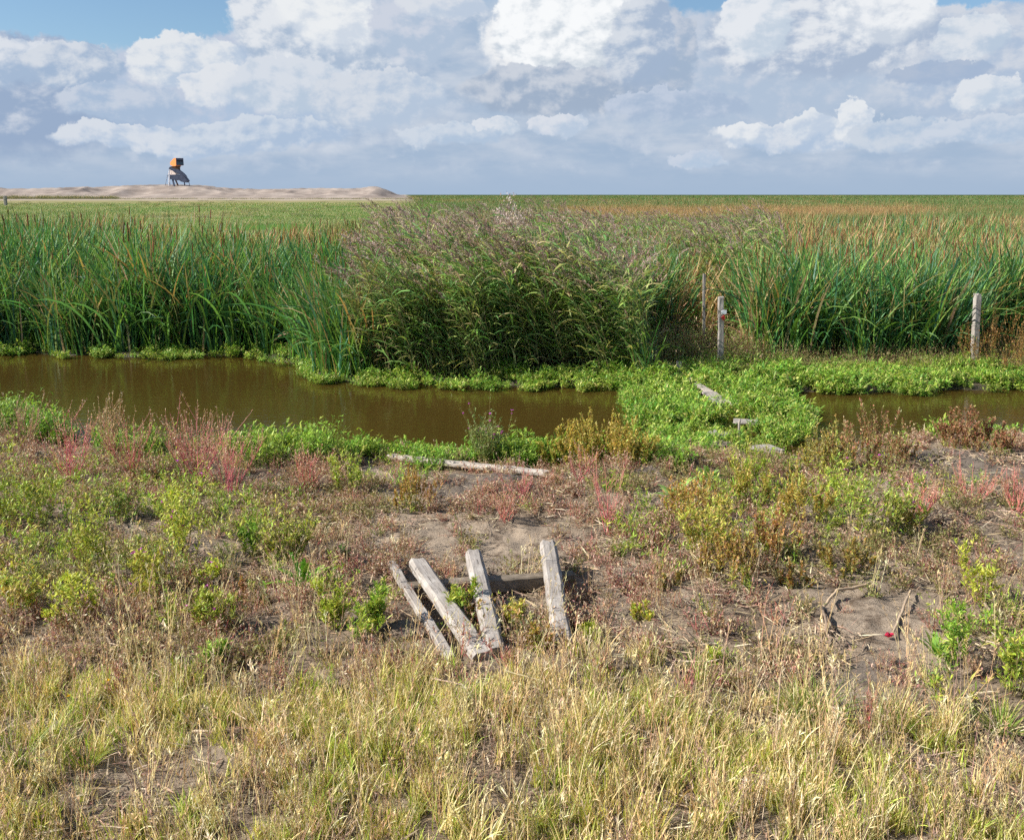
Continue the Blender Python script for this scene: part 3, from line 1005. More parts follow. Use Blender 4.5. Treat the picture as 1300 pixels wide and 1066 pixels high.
scatter('floating_plants', 'mat_leaves', M, yaw(rs, len(M), 0.2), ms, 'bright green water plants along the far bank and over the sunken walkway', 'water plants', rs=rs)

# --- reeds
RED = [(0.42, 0.25, 0.18), (0.27, 0.40, 0.08), (0.22, 0.34, 0.07), (0.34, 0.42, 0.10), (0.50, 0.40, 0.2)]
proto_set('cattail_reeds', [merge(*typha(800 + i, 2.15, 0.30, 40, lean=(math.pi * (0.85 if i % 2 else 0.1), 0.25), heads=1 if i % 4 == 0 else 0)) for i in range(8)])
proto_set('straw_reeds', [merge(*typha(850 + i, 2.1, 0.30, 34, cols=[(0.52, 0.33, 0.16), (0.44, 0.32, 0.14), (0.20, 0.28, 0.07), (0.60, 0.42, 0.24)], dead=0.5, heads=1)) for i in range(6)])
proto_set('plumed_reeds', [merge(*phrag(900 + i, 2.28 + 0.1 * (i % 3), 0.35, 13, plume=0.55, leafn=13, lean=math.pi * 0.95)) for i in range(8)])
proto_set('far_reeds', [merge(*typha(950 + i, 2.0, 1.1, 130, dead=0.03, heads=0,
          cols=[(0.07, 0.17, 0.045), (0.10, 0.20, 0.05), (0.14, 0.22, 0.06), (0.20, 0.20, 0.08)])) for i in range(5)])
proto_set('rusty_reeds', [merge(*typha(980 + i, 2.0, 1.1, 120, dead=0.6, heads=0, cols=[(0.50, 0.30, 0.12), (0.42, 0.28, 0.11), (0.16, 0.20, 0.06)])) for i in range(4)])
proto_set('fringe_weeds', [p_herb(1000 + i, RED, [(0.40, 0.22, 0.14)], 0.42, 0.22, 16, 190, (0.02, 0.05)) for i in range(5)])
proto_set('dark_scrub', [p_grass(1150 + i, 0.35, 0.6, 220, 1.0, cols=[(0.05, 0.09, 0.025), (0.08, 0.11, 0.03), (0.10, 0.10, 0.04)]) for i in range(3)])
proto_set('low_meadow', [p_grass(1100 + i, 0.35, 0.6, 170, 0.93, cols=[(0.075, 0.19, 0.035), (0.105, 0.225, 0.04), (0.15, 0.23, 0.055)]) for i in range(4)])


def reed_h(px):
    """height factor of the reed belt across the photo"""
    return np.interp(px, [-200, 0, 120, 300, 440, 620, 760, 830, 900, 950, 1050, 1300, 1500], [1.06, 1.06, 1.13, 1.10, 1.0, 0.96, 0.93, 0.86, 0.86, 0.95, 0.98, 0.99, 0.99])


n = 16000
x, y = zone(rs, n, 14.0, 42.0, 0.60, 1.5)
px, py = pix(x, y, y * 0)
df = y - yfar(x)
gap = (px > 825) & (px < 955) & (df < 3.4)            # weedy opening with the posts
front = np.where(px < 440, 0.35, np.where(px < 830, 0.55, 2.2)) + 0.5 * (fbm(x, y, 0.9, 2, 12) - 0.5)
back = np.where(px < 470, 30 + 4 * np.sin(px / 60), 60)
inside = (df > front) & (y < back) & ~gap & ~((px > 1228) & (df < 4.2))
r_ = rs.random(n)
pz = sstep(px, 480, 545) * (1 - sstep(px, 800, 850)) * (df < 3.4)      # plumed clump
tone = fbm(x, y, 0.22, 3, 99)
straw = np.clip(sstep(df, 4.5, 8) * (0.30 + 0.55 * (tone > 0.52)) * np.where(px < 300, 0.5, 1.0) + 0.05 * (px > 830), 0, 0.85)
straw = np.where((px > 830) & (px < 970) & (df < 6), 0.5, straw)
straw = np.where((px > 970) & (df < 4.6), 0.03, straw)
plum2 = np.clip(sstep(df, 2.0, 5) * (px > 520) * 0.15 * (px < 1000), 0, 1)
kind = np.where(r_ < pz, 2, np.where(r_ < np.maximum(pz, plum2), 2, np.where(rs.random(n) < straw, 1, 0)))
dn_ = np.where(y < 22, 1.0, 0.6)
keep = inside & (rs.random(n) < dn_)
# density normalisation: about 3 clumps per square metre near the water
zz = np.maximum(height(x, y), -0.05)
sc = reed_h(px) * U(rs, 0.86, 1.06, n) * np.where(df < 1.5, U(rs, 0.72, 1.0, n), 1) * (0.74 + 0.48 * fbm(x, y, 0.7, 3, 123))
sc = np.where((px > 825) & (px < 960) & (df < 4.5), sc * 0.86, sc)
for kk, (nm, key, lab) in enumerate([('cattail_reeds', 'cattail_reeds', 'dense blue green cattail belt on the far bank'),
                                     ('straw_reeds', 'straw_reeds', 'withered tan cattails behind the green reed belt'),
                                     ('plumed_reeds', 'plumed_reeds', 'tall reeds with purple brown plumes bowing in the wind on the far bank')]):
    s_ = keep & (kind == kk)
    m = int(s_.sum())
    scatter(nm, key, np.stack([x[s_], y[s_], zz[s_]], -1), np.stack([U(rs, -0.08, 0.08, m), U(rs, -0.08, 0.08, m), U(rs, -0.6, 0.6, m) if kk == 2 else U(rs, -0.9, 0.9, m)], -1), sc[s_], lab, 'reeds', rs=rs)

# far reed bed to the horizon
n = 26000
y = np.exp(U(rs, math.log(38), math.log(900), n)); x = U(rs, -1, 1, n) * (0.62 * y + 2)
n2 = 9000
y2 = U(rs, 38, 130, n2); x2 = U(rs, -1, 1, n2) * (0.62 * y2 + 2)
x = np.concatenate([x, x2]); y = np.concatenate([y, y2]); n += n2
px, py = pix(x, y, y * 0)
lim = np.interp(y, [38, 60, 100, 250, 600, 900], [470, 500, 540, 545, 535, 525]) + 30 * (fbm(x, y, 0.05, 3, 7) - 0.5)
inside = px > lim
pt = pix(x, y, y * 0 + 2.0)[1]
orange = np.clip(sstep(px, 640, 760) * (1 - sstep(px, 1130, 1230)) * np.exp(-((pt - 262) / 5.0) ** 2) * 1.0 + 0.04 + 0.22 * (fbm(x, y, 0.02, 3, 55) > 0.60), 0, 0.92)
isO = rs.random(n) < orange
sc = U(rs, 0.82, 1.03, n) * (0.97 + 0.06 * (fbm(x, y, 0.03, 2, 66)))
sxy = 1 + np.clip((y - 100) / 150, 0, 3.5)
S3 = np.stack([sc * sxy, sc * sxy, sc * (1 + 0.9 * (y > 250) * np.clip(fbm(x, y, 0.02, 4, 67) - 0.5, 0, 1) + (rs.random(n) < 0.012) * (y > 120) * 0.35)], -1)
zz = y * 0 + 0.02
for sel, nm, key, lab in [(inside & ~isO, 'distant_reeds', 'far_reeds', 'green reed bed reaching to the horizon on the right'), (inside & isO, 'distant_rusty_reeds', 'rusty_reeds', 'orange brown band of dead reeds in the distant reed bed')]:
    m = int(sel.sum())
    scatter(nm, key, np.stack([x[sel], y[sel], zz[sel]], -1), yaw(rs, m, 0.05), S3[sel], lab, 'reeds', rs=rs)

# brown weeds below the reeds on the right of the far bank
n = 1700
x = U(rs, 1.5, 13, n); df = U(rs, 0.6, 3.6, n); y = yfar(x) + df
px, py = pix(x, y, y * 0)
k = (px > 815) & ((px < 960) | (df > 1.3)) & (rs.random(n) < 0.9)
scatter('fringe_weeds', 'fringe_weeds', np.stack([x[k], y[k], y[k] * 0 + 0.03], -1), yaw(rs, k.sum(), 0.15), U(rs, 0.45, 0.95, k.sum()) * np.where((px[k] < 965) & (df[k] > 1.5), 1.7, 1.0), 'reddish brown weeds under the cattails around the marker posts', 'weeds', rs=rs)

# meadow grass on the left
n = 9000
y = np.exp(U(rs, math.log(31), math.log(330), n)); x = -U(rs, -0.05, 1, n) * (0.62 * y + 4)
px, py = pix(x, y, y * 0)
k = (px < 600) & (rs.random(n) < 0.9 * sstep(fbm(x, y, 0.05, 3, 21), 0.25, 0.55))
scl = U(rs, 0.6, 1.3, n) * (1 + y / 130)
scatter('meadow_grass', 'low_meadow', np.stack([x[k], y[k], y[k] * 0 + 0.03], -1), yaw(rs, k.sum(), 0.05), np.stack([scl * 1.4, scl * 1.4, U(rs, 0.7, 1.4, n)], -1)[k], 'open green meadow grass between the reeds and the sand hills', 'grass', rs=rs)


# ================================================================== THINGS
def parts_to(root, parts):
    for nm, mb, mat in parts:
        if mb.n:
            new_obj(nm, mb.mesh(nm, mat), root)


def k_willow(rs, h, w, flowers=0, cols=YEGRN, ns=9, lps=26, stem=((0.30, 0.24, 0.09),)):
    """upright bushy herb: several stems set with narrow leaves"""
    S, L, Fl = MB(), MB(), MB()
    base = disc(rs, ns, w * 0.22, -0.02)
    az = np.arctan2(base[:, 1], base[:, 0]) + U(rs, -0.4, 0.4, ns)
    ln = U(rs, 0.5, 1.12, ns) * h * (1.05 - 0.35 * (np.hypot(base[:, 0], base[:, 1]) / (w * 0.22 + 1e-6)) ** 2)
    pts = curves(base, az, U(rs, 0.0, 1.0, ns) * np.arctan(w * 0.5 / h) * 1.5, U(rs, -0.3, 0.25, ns), ln, 6)
    # side twigs
    q, i, s = along(rs, pts, ns * 4, 0.25, 0.8)
    a2 = U(rs, 0, 6.28, len(q))
    tw = curves(q, a2, U(rs, 0.4, 0.9, len(q)), U(rs, -0.5, 0.0, len(q)), (1 - s) * ln[i] * 0.7 + 0.03, 6)
    allp = np.concatenate([pts, tw])
    c = jit(rs, stem, len(allp))
    tubes(S, allp, np.where(np.arange(len(allp)) < ns, 0.0026, 0.0014) * (0.7 + 0.6 * rs.random(len(allp))), c, c)
    m = ns * lps * 3
    q, i, s = along(rs, allp, m, 0.12, 1.0)
    lc = jit(rs, cols, m, 0.3)
    sz = (1.15 - 0.6 * s)
    blades(L, rs, q, U(rs, 0.03, 0.062, m) * sz, U(rs, 0.008, 0.016, m) * sz, U(rs, 0.3, 1.3, m), U(rs, -0.3, 0.8, m), lc, lc, 'leaf', 3, tw=0.9)
    out = [('stem', S, DRY), ('foliage', L, LEAF)]
    if flowers:
        q, i, s = along(rs, pts, flowers, 0.75, 1.0)
        for q1 in q:
            Fl = MB(); m = 7
            qq = np.repeat(q1[None], m, 0)
            fc = jit(rs, [(0.55, 0.09, 0.55), (0.66, 0.14, 0.58)], m, 0.2)
            blades(Fl, rs, qq, U(rs, 0.013, 0.020, m), U(rs, 0.010, 0.015, m), U(rs, 0.3, 1.5, m), U(rs, 0, 0.5, m), fc, fc, 'leaf', 2)
            out.append(('flower', Fl, PETAL))
    return out


def k_goose(rs, h, w, nb=13, stemc=((0.66, 0.15, 0.17), (0.74, 0.26, 0.25), (0.58, 0.13, 0.15)), tip=((0.58, 0.38, 0.27), (0.64, 0.48, 0.34), (0.52, 0.29, 0.22), (0.40, 0.36, 0.14)), seeds=1100):
    """crimson stemmed herb branching like a candelabra, tips thick with small seeds"""
    S, L = MB(), MB()
    base = disc(rs, nb, 0.02 + w * 0.05, -0.02)
    az = np.linspace(0, 6.28, nb) + U(rs, -0.4, 0.4, nb)
    sp = math.atan(w * 0.5 / h)
    pts = curves(base, az, U(rs, 0.15, 1.25, nb) * sp * 1.3, U(rs, -0.5, 0.1, nb), U(rs, 0.55, 1.1, nb) * math.hypot(h, w * 0.3), 6)
    q, i, s = along(rs, pts, nb * 6, 0.2, 0.85)
    a2 = az[i] + U(rs, -1.3, 1.3, len(q))
    tw = curves(q, a2, U(rs, 0.3, 0.8, len(q)), U(rs, -0.6, -0.1, len(q)), U(rs, 0.25, 0.5, len(q)) * h, 6)
    al = np.concatenate([pts, tw])
    c = jit(rs, stemc, len(al)); c1 = c * 0.5 + jit(rs, tip, len(al)) * 0.5
    tubes(S, al, np.where(np.arange(len(al)) < nb, 0.0036, 0.0020), c, c1, 0.4)
    q, i, s = along(rs, al, seeds, 0.45, 1.0)
    m = len(q)
    lc = jit(rs, tip, m, 0.3)
    blades(L, rs, q, U(rs, 0.010, 0.026, m), U(rs, 0.005, 0.010, m), U(rs, 0.1, 1.2, m), U(rs, -0.3, 0.4, m), lc, lc, 'leaf', 2)
    return [('stem', S, DRY), ('seed_head', L, LEAF)]


GOLD = [(0.56, 0.37, 0.09), (0.62, 0.47, 0.14), (0.46, 0.38, 0.08), (0.36, 0.38, 0.07), (0.50, 0.30, 0.10)]
RUST = [(0.36, 0.14, 0.085), (0.44, 0.21, 0.12), (0.32, 0.19, 0.09), (0.48, 0.30, 0.16), (0.30, 0.27, 0.09)]
ORAN = [(0.52, 0.27, 0.10), (0.58, 0.38, 0.13), (0.42, 0.21, 0.09), (0.34, 0.33, 0.08), (0.5, 0.3, 0.2)]


def k_dock(rs, h, w, ns=18, cols=GOLD, green=True, dens=110):
    """upright spikes set with dense whorls, greener leaves at the foot"""
    S, L, G = MB(), MB(), MB()
    base = disc(rs, ns, w * 0.40, -0.02)
    az = np.arctan2(base[:, 1], base[:, 0])
    rr_ = np.hypot(base[:, 0], base[:, 1]) / (w * 0.40 + 1e-6)
    ln = U(rs, 0.55, 1.1, ns) * h * (1.05 - 0.5 * rr_ ** 2)
    pts = curves(base, az, U(rs, 0, 0.35, ns) + 0.35 * rr_, U(rs, -0.3, 0.2, ns), ln, 6)
    q, i, s = along(rs, pts, ns * 3, 0.3, 0.75)
    tw = curves(q, U(rs, 0, 6.28, len(q)), U(rs, 0.25, 0.6, len(q)), U(rs, -0.5, -0.1, len(q)), ln[i] * 0.35, 6)
    al = np.concatenate([pts, tw])
    c = jit(rs, cols, len(al)) * 0.8
    tubes(S, al, np.full(len(al), 0.0018), c, c)
    m = ns * dens
    q, i, s = along(rs, al, m, 0.3, 1.0)
    lc = jit(rs, cols, m, 0.28)
    k_ = 1.0 + 0.45 * min(1.0, w / 0.6)
    blades(L, rs, q, U(rs, 0.012, 0.026, m) * k_, U(rs, 0.006, 0.012, m) * k_, U(rs, 0.1, 1.2, m), U(rs, -0.2, 0.5, m), lc, lc, 'leaf', 2)
    out = [('stem', S, DRY), ('flower_spike', L, LEAF)]
    if green:
        m = ns * 12
        q, i, s = along(rs, pts, m, 0.03, 0.5)
        lc = jit(rs, YEGRN + OLIVES, m, 0.3)
        blades(G, rs, q, U(rs, 0.03, 0.07, m), U(rs, 0.006, 0.012, m), U(rs, 0.4, 1.3, m), U(rs, 0, 0.9, m), lc, lc, 'leaf', 3)
        out.append(('foliage', G, LEAF))
    return out


def k_leafy(rs, h, w, n=420, cols=BRIGHT, ls=(0.03, 0.08)):
    mb = MB()
    k = max(3, int((w / 0.22) ** 2 * 1.6))
    for j in range(k):
        a = p_leafy(int(rs.integers(1e6)), h * (0.75 + 0.4 * rs.random()), w * 0.30, n // k, cols, ls)
        o = disc(rs, 1, w * 0.36)[0]
        mb.add(np.concatenate(a.v) + o, np.concatenate(a.f), np.concatenate(a.c))
    return [('foliage', mb, LEAF)]


def k_rosette(rs, h, w, n=16, cols=BRIGHT, lw=(0.03, 0.05), lobes=True):
    """big toothed leaves spreading from one root"""
    L = MB()
    base = disc(rs, n, 0.015, 0.0)
    az = np.linspace(0, 6.28, n) + U(rs, -0.3, 0.3, n)
    c = jit(rs, cols, n)
    P_ = curves(base, az, U(rs, 0.2, 1.2, n), U(rs, 0.3, 0.9, n), U(rs, 0.6, 1.1, n) * w * 0.62, 7)
    ribbons(L, P_, az, U(rs, *lw, n), 'leaf', c, c, U(rs, -0.4, 0.4, n))
    if lobes:
        q, i, s = along(rs, P_, n * 10, 0.2, 0.9); m = len(q)
        blades(L, rs, q, U(rs, 0.02, 0.045, m), U(rs, 0.010, 0.016, m), U(rs, 1.0, 1.6, m), U(rs, 0, 0.4, m), c[i], c[i], 'leaf', 2, az=az[i] + np.where(rs.random(m) < 0.5, 0.9, -0.9))
    return [('leaf', L, LEAF)]


def k_tuft(rs, h, w, n=150, green=0.85):
    L = MB()
    base = disc(rs, n, w * 0.22, -0.01)
    az = np.arctan2(base[:, 1], base[:, 0]) + U(rs, -0.5, 0.5, n)
    c = np.where((rs.random(n) < green)[:, None], jit(rs, [(0.22, 0.30, 0.04), (0.29, 0.34, 0.06), (0.15, 0.24, 0.03)], n), jit(rs, STRAW, n))
    blades(L, rs, base, U(rs, 0.6, 1.15, n) * h, U(rs, 0.003, 0.0055, n), U(rs, 0.1, 0.8, n), U(rs, 0.2, 1.3, n), c, np.clip(c * 1.15, 0, 1), n=6, az=az)
    return [('blade', L, LEAF)]


def k_cattail(rs, h, w, n=46, heads=2, dead=0.08):
    L = MB()
    typha(int(rs.integers(1e6)), h, w * 0.35, n, dead=0.0, heads=0, mbs=(L, MB()), cols=[(0.09, 0.22, 0.06), (0.13, 0.27, 0.06), (0.19, 0.33, 0.06)])
    out = [('leaf', L, LEAF)]
    for _ in range(heads):
        Hd = MB(); typha(int(rs.integers(1e6)), h, w * 0.35, 1, heads=1, mbs=(MB(), Hd))
        out.append(('seed_head', Hd, DRY))
    return out


def k_reed(rs, h, w, n=18, lean=math.pi, cols=None, plume=0.8, lt=(0.05, 0.35)):
    S, L, P_, ks = phrag(int(rs.integers(1e6)), h, w * 0.4, n, plume, lean, cols, lt=lt, split=True)
    return [('stem', S, DRY), ('leaf', L, LEAF)] + [('plume', q, DRY) for q in ks]


_sd = [5000]


def plant(name, cat, fn, px, py, hp, wp, label, group=None, dz=0.0, **kw):
    """a plant whose foot is seen at (px,py); hp, wp its height and width in photo pixels there"""
    p = gpt(px, py)
    dep = p[1] * math.cos(PITCH) - (p[2] - CAM_H) * math.sin(PITCH)
    _sd[0] += 1
    r_ = np.random.default_rng(_sd[0])
    root = empty(name, (p[0], p[1], max(p[2], 0.0) + dz), 0)
    parts_to(root, fn(r_, hp * (1.0 if fn.__name__ in ('k_cattail', 'k_reed', 'k_fluff', 'k_rosette', 'k_leafy') else 1.36) * dep / F, wp * dep / F, **kw))
    return tag(root, label, cat, group)


W_ = 'yellow_green_herb'
# ---- crimson stemmed plants
GR = 'crimson stemmed seed plants on the near bank'
gp = lambda *a, **k: plant('goosefoot_plant', 'plant', k_goose, *a, group=GR, **k)
gp(92, 612, 72, 78, 'crimson branching plant with pale seed tips near the left end of the near bank')
gp(168, 606, 62, 72, 'crimson branching plant second from the left below the brown water')
gp(255, 612, 78, 120, 'widest crimson stemmed plant with tall tan seed tips in front of the channel', nb=20, seeds=2200)
gp(292, 628, 66, 72, 'small crimson stemmed plant at the right foot of the widest one')
gp(140, 580, 56, 60, 'tan seed topped plant standing at the left water edge', stemc=((0.5, 0.25, 0.15),))
gp(390, 622, 40, 54, 'low pink stemmed plant left of the fallen pole')
gp(30, 570, 50, 90, 'pinkish tan seed plant at the far left of the near bank', stemc=((0.5, 0.28, 0.18),))
gp(772, 678, 74, 46, 'tall thin bare pink stems standing on the sand right of the fallen pole', seeds=160, nb=7)
gp(640, 660, 34, 60, 'small dull pink plant on the sand under the fallen pole', seeds=500)
gp(660, 634, 30, 50, 'low reddish plant just below the middle of the fallen pole', seeds=400)
gp(738, 612, 34, 64, 'reddish plant spreading at the right end of the fallen pole')
gp(1235, 640, 40, 90, 'low pink plant on the mud at the right edge of the near bank', seeds=500)
gp(1170, 650, 34, 60, 'small pink sprawling plant on the dark mud right of the green shrub', seeds=300)
gp(1290, 650, 44, 60, 'pink sprawling plant cut by the right edge of the picture', seeds=300)
gp(1100, 930, 44, 22, 'thin crimson stem rising from the front grass', seeds=60, nb=3)
gp(870, 895, 60, 24, 'two thin crimson stems in front of the bare patch of sand', seeds=60, nb=3)
gp(150, 890, 40, 40, 'dark crimson stems half hidden in the grass at the lower left', seeds=200, nb=5)
gp(640, 846, 24, 50, 'red stems at the lower ends of the two middle posts', seeds=160, nb=7)
gp(760, 858, 26, 40, 'red stems in the grass right of the leaning planks', seeds=160, nb=6)

# ---- yellow green herbs
GY = 'yellow green herbs on the near bank'
wp = lambda *a, **k: plant('bushy_herb', 'plant', k_willow, *a, group=GY, **k)
wp(38, 668, 82, 110, 'large rounded green herb at the left edge behind the brown weeds', ns=26, cols=YEGRN + BRIGHT)
wp(120, 735, 100, 70, 'upright yellow green herb in the left foreground', ns=14)
wp(234, 712, 108, 66, 'tallest yellow green herb with a few purple flowers in the left foreground', ns=16, flowers=7)
wp(190, 760, 66, 60, 'green herb with three purple flowers below the tallest left one', ns=12, flowers=8)
wp(95, 790, 66, 90, 'yellow green herb low in the left corner above the grass', ns=14)
wp(30, 775, 66, 70, 'yellowing herb beside the left edge above the grass', ns=14, cols=YEGRN + GOLD)
wp(360, 712, 76, 82, 'rounded olive herb with pale seed heads left of the bare sand', ns=24, cols=OLIVES + YEGRN, stem=((0.32, 0.2, 0.12),))
wp(440, 630, 54, 50, 'small yellow green herb left of the fallen pole', ns=12)
wp(322, 700, 46, 40, 'pale leaved small herb left of the rounded olive one', ns=8, cols=BRIGHT)
wp(278, 800, 52, 60, 'yellow green herb at the edge of the dry grass on the left', ns=10, flowers=3)
wp(428, 796, 60, 44, 'bright yellow green herb left of the leaning planks', ns=14, cols=YEGRN)
wp(470, 800, 50, 40, 'leafy green herb just left of the thinnest plank', ns=12, cols=YEGRN + BRIGHT)
wp(620, 592, 64, 58, 'tall herb dotted with purple flowers at the water edge', ns=26, flowers=34, cols=[(0.17, 0.22, 0.06), (0.22, 0.24, 0.08), (0.13, 0.2, 0.05)])
wp(1112, 682, 84, 110, 'widest green herb with purple flowers right of the walkway end', ns=30, flowers=10, cols=YEGRN + BRIGHT + OLIVES)
wp(1060, 640, 56, 50, 'thin herb with one purple flower behind the widest right one', ns=9, flowers=4)
wp(900, 705, 72, 90, 'yellow green herb with rusty stems in the middle of the right bank', ns=22, cols=YEGRN + GOLD)
wp(945, 620, 56, 60, 'green herb at the near end of the sunken walkway', ns=14, cols=BRIGHT + YEGRN)
wp(1240, 770, 80, 46, 'slender yellow green herb standing alone on the right', ns=8)
wp(1200, 858, 92, 34, 'single upright leafy stem above the round leaves at the right', ns=5, cols=BRIGHT, lps=40)
wp(1290, 880, 100, 66, 'tall green herb cut by the right edge above the grass', ns=12, cols=BRIGHT + YEGRN, lps=34)
wp(652, 792, 30, 40, 'yellow green herb growing between the two middle posts', ns=12, cols=YEGRN + GOLD)
wp(672, 812, 26, 40, 'herb with grey green leaves between the third and fourth posts', ns=10, cols=OLIVES + [(0.30, 0.36, 0.22)])
wp(752, 812, 20, 36, 'low green herb at the right foot of the fourth post', ns=9, cols=YEGRN)
wp(585, 790, 44, 30, 'bright herb between the second and third posts', ns=8, cols=YEGRN + BRIGHT)
wp(905, 845, 30, 16, 'short bright sprig standing in the brown weeds at the centre right', ns=4)
wp(155, 660, 40, 60, 'low green herb behind the tall left ones', ns=10, cols=BRIGHT + OLIVES)
wp(265, 745, 40, 40, 'small purple flowered herb right of the tallest left one', ns=8, flowers=6)
wp(270, 850, 40, 30, 'yellow green sprig with a round leaf in the lower left weeds', ns=5, cols=BRIGHT)

# ---- golden and rusty dock
GD = 'golden and rusty seed spikes on the near bank'
dp = lambda *a, **k: plant('dock_plant', 'plant', k_dock, *a, group=GD, **k)
dp(524, 650, 56, 42, 'small golden spiked dock on the sand below the fallen pole', ns=16)
dp(765, 588, 52, 100, 'broad golden spiked dock at the water edge left of the walkway', ns=50)
dp(738, 590, 46, 70, 'golden dock in the gap between the greenish dock and the broad golden one', ns=30)
dp(800, 590, 46, 60, 'golden dock right of the broad golden one by the green raft', ns=26)
dp(712, 590, 40, 60, 'greenish golden dock beside the purple flowered herb', ns=24, cols=GOLD + YEGRN)
dp(810, 592, 40, 40, 'golden dock at the left corner of the green raft of plants', ns=18)
dp(1020, 662, 60, 50, 'golden orange dock left of the widest green herb', ns=22)
dp(985, 700, 50, 66, 'rusty brown dock in the middle of the right bank', ns=22, cols=ORAN)
dp(925, 735, 60, 66, 'orange brown dock at the lower end of the right shrubs', ns=24, cols=ORAN + GOLD)
dp(880, 660, 56, 66, 'golden dock beside the broad round leaves', ns=24, cols=GOLD + ORAN)
dp(955, 640, 46, 40, 'green gold dock near the walkway boards', ns=18, cols=GOLD + YEGRN)
dp(1070, 725, 40, 60, 'yellow brown dock in front of the widest green herb', ns=18, cols=GOLD + OLIVES)
dp(1145, 665, 42, 36, 'golden dock at the right flank of the widest green herb', ns=14)
dp(1095, 592, 58, 116, 'large rusty red dock bush at the water edge right of the walkway', ns=60, cols=RUST + OLIVES)
dp(1050, 600, 56, 50, 'yellow ochre dock at the left flank of the rusty bush', ns=24, cols=GOLD + OLIVES)
dp(1235, 572, 40, 96, 'rusty red dock bush near the right edge of the channel', ns=54, cols=RUST)
dp(612, 784, 34, 26, 'orange dock spikes between the second and third posts', ns=8, cols=GOLD + ORAN)
dp(684, 822, 26, 24, 'orange dock spikes right of the third post', ns=8, cols=GOLD + ORAN)
dp(305, 770, 30, 20, 'single orange dock spike in the left weeds', ns=4, cols=ORAN)
dp(1276, 468, 66, 110, 'orange brown bush below the cattails at the right edge', ns=90, cols=[(0.40, 0.19, 0.06), (0.46, 0.26, 0.09), (0.32, 0.16, 0.06), (0.25, 0.20, 0.06)], dens=46)
dp(1010, 745, 26, 40, 'low golden brown dock at the front of the right shrubs', ns=10, cols=GOLD + ORAN)
dp(850, 745, 24, 30, 'small olive dock at the right of the bare sand', ns=8, cols=GOLD + OLIVES)
dp(812, 790, 24, 30, 'small green gold dock right of the fourth post', ns=8, cols=GOLD + YEGRN)

# ---- leafy clumps
lp = lambda *a, **k: plant('leafy_clump', 'plant', k_leafy, *a, group='bright leafy clumps at the near water edge', **k)
lp(60, 556, 52, 76, 'large bright green leafy clump at the left end of the near water edge', n=700)
lp(10, 552, 56, 60, 'green leafy clump cut by the left edge beside the brown water', n=500)
lp(340, 584, 44, 90, 'leafy green clump behind the widest crimson plant', n=700)
lp(402, 588, 48, 70, 'tallest leafy green clump left of the fallen pole', n=600)
lp(175, 578, 40, 90, 'leafy green clump behind the second crimson plant', n=600)
lp(545, 594, 34, 70, 'leafy green clump behind the left end of the fallen pole', n=500)
lp(850, 592, 40, 80, 'bright green clump at the lower left of the raft of plants', n=600)
lp(670, 592, 36, 50, 'bright green clump right of the purple flowered herb', n=450)
lp(1275, 575, 16, 30, 'small bright clump at the water edge by the right border', n=160)
rp = lambda *a, **k: plant('broad_leaf_plant', 'plant', k_rosette, *a, group='broad leaved rosettes', **k)
rp(385, 742, 34, 78, 'toothed broad leaf rosette at the left edge of the bare sand', n=18)
rp(1190, 832, 26, 56, 'round leaved rosette on the right of the grass edge', n=13, lobes=False, lw=(0.03, 0.045), cols=[(0.26, 0.40, 0.07), (0.36, 0.46, 0.10)])
rp(858, 632, 44, 60, 'pale broad leaves at the left of the right bank shrubs', n=14, lobes=False, lw=(0.035, 0.055), cols=[(0.20, 0.34, 0.07), (0.27, 0.42, 0.10)])
rp(430, 712, 24, 46, 'dark toothed leaves at the left corner of the bare sand', n=12, cols=[(0.10, 0.2, 0.04)])
rp(900, 610, 36, 50, 'broad leaves beside the boards of the sunken walkway', n=12, lobes=False, lw=(0.03, 0.05), cols=[(0.18, 0.32, 0.06), (0.22, 0.36, 0.08)])

# ---- grass tufts
tp = lambda *a, **k: plant('grass_tuft', 'grass tuft', k_tuft, *a, group='grass tufts in the front grass', **k)
tp(1030, 915, 50, 110, 'largest bright green grass tuft in the front grass on the right', n=240)
tp(1140, 925, 40, 70, 'green grass tuft right of the largest one', n=120)
tp(60, 940, 40, 60, 'green tuft at the bare patch in the lower left corner', n=110)
tp(110, 972, 34, 60, 'low green tuft below the bare patch at the lower left', n=110)
tp(20, 975, 60, 60, 'tall yellow green tuft in the lower left corner', n=110)
tp(880, 850, 26, 40, 'small grass tuft at the end of the brown weeds', n=60)
tp(1270, 930, 44, 60, 'green tuft by the right edge of the front grass', n=110)

# ---- cattail clumps standing in front of the belt
cp = lambda *a, **k: plant('cattail_clump', 'cattail', k_cattail, *a, group='cattail clumps at the far water edge', **k)
cp(118, 447, 120, 44, 'cattail clump rising straight from the water at the left', n=26)
cp(205, 452, 96, 60, 'pale cattail clump with long leaves trailing over the water', n=22)
cp(150, 444, 130, 60, 'tall cattail clump behind the two at the left waterline', n=34)
cp(50, 446, 150, 60, 'cattail clump near the left border of the far bank', n=34)
cp(300, 444, 130, 60, 'cattail clump over the middle of the left green fringe', n=34)
cp(1000, 450, 150, 90, 'tall cattail clump right of the marked post', n=44)
cp(1090, 446, 140, 80, 'cattail clump halfway between the two posts', n=40)
cp(1160, 444, 130, 60, 'cattail clump left of the right hand post', n=34)
cp(1196, 444, 130, 70, 'dense cattail clump beside the right hand post', n=36)
rr = lambda *a, **k: plant('reed_clump', 'reed', k_reed, *a, group='plumed reed clumps on the far bank', **k)
rr(520, 478, 170, 70, 'plumed reeds bowing left over the channel at the left of the clump', n=20)
rr(575, 474, 150, 80, 'low spreading reeds with fanned leaves at the middle of the clump', n=14, plume=0.0, lt=(0.3, 0.9))
rr(640, 476, 180, 80, 'tall plumed reeds in the middle of the clump', n=20)
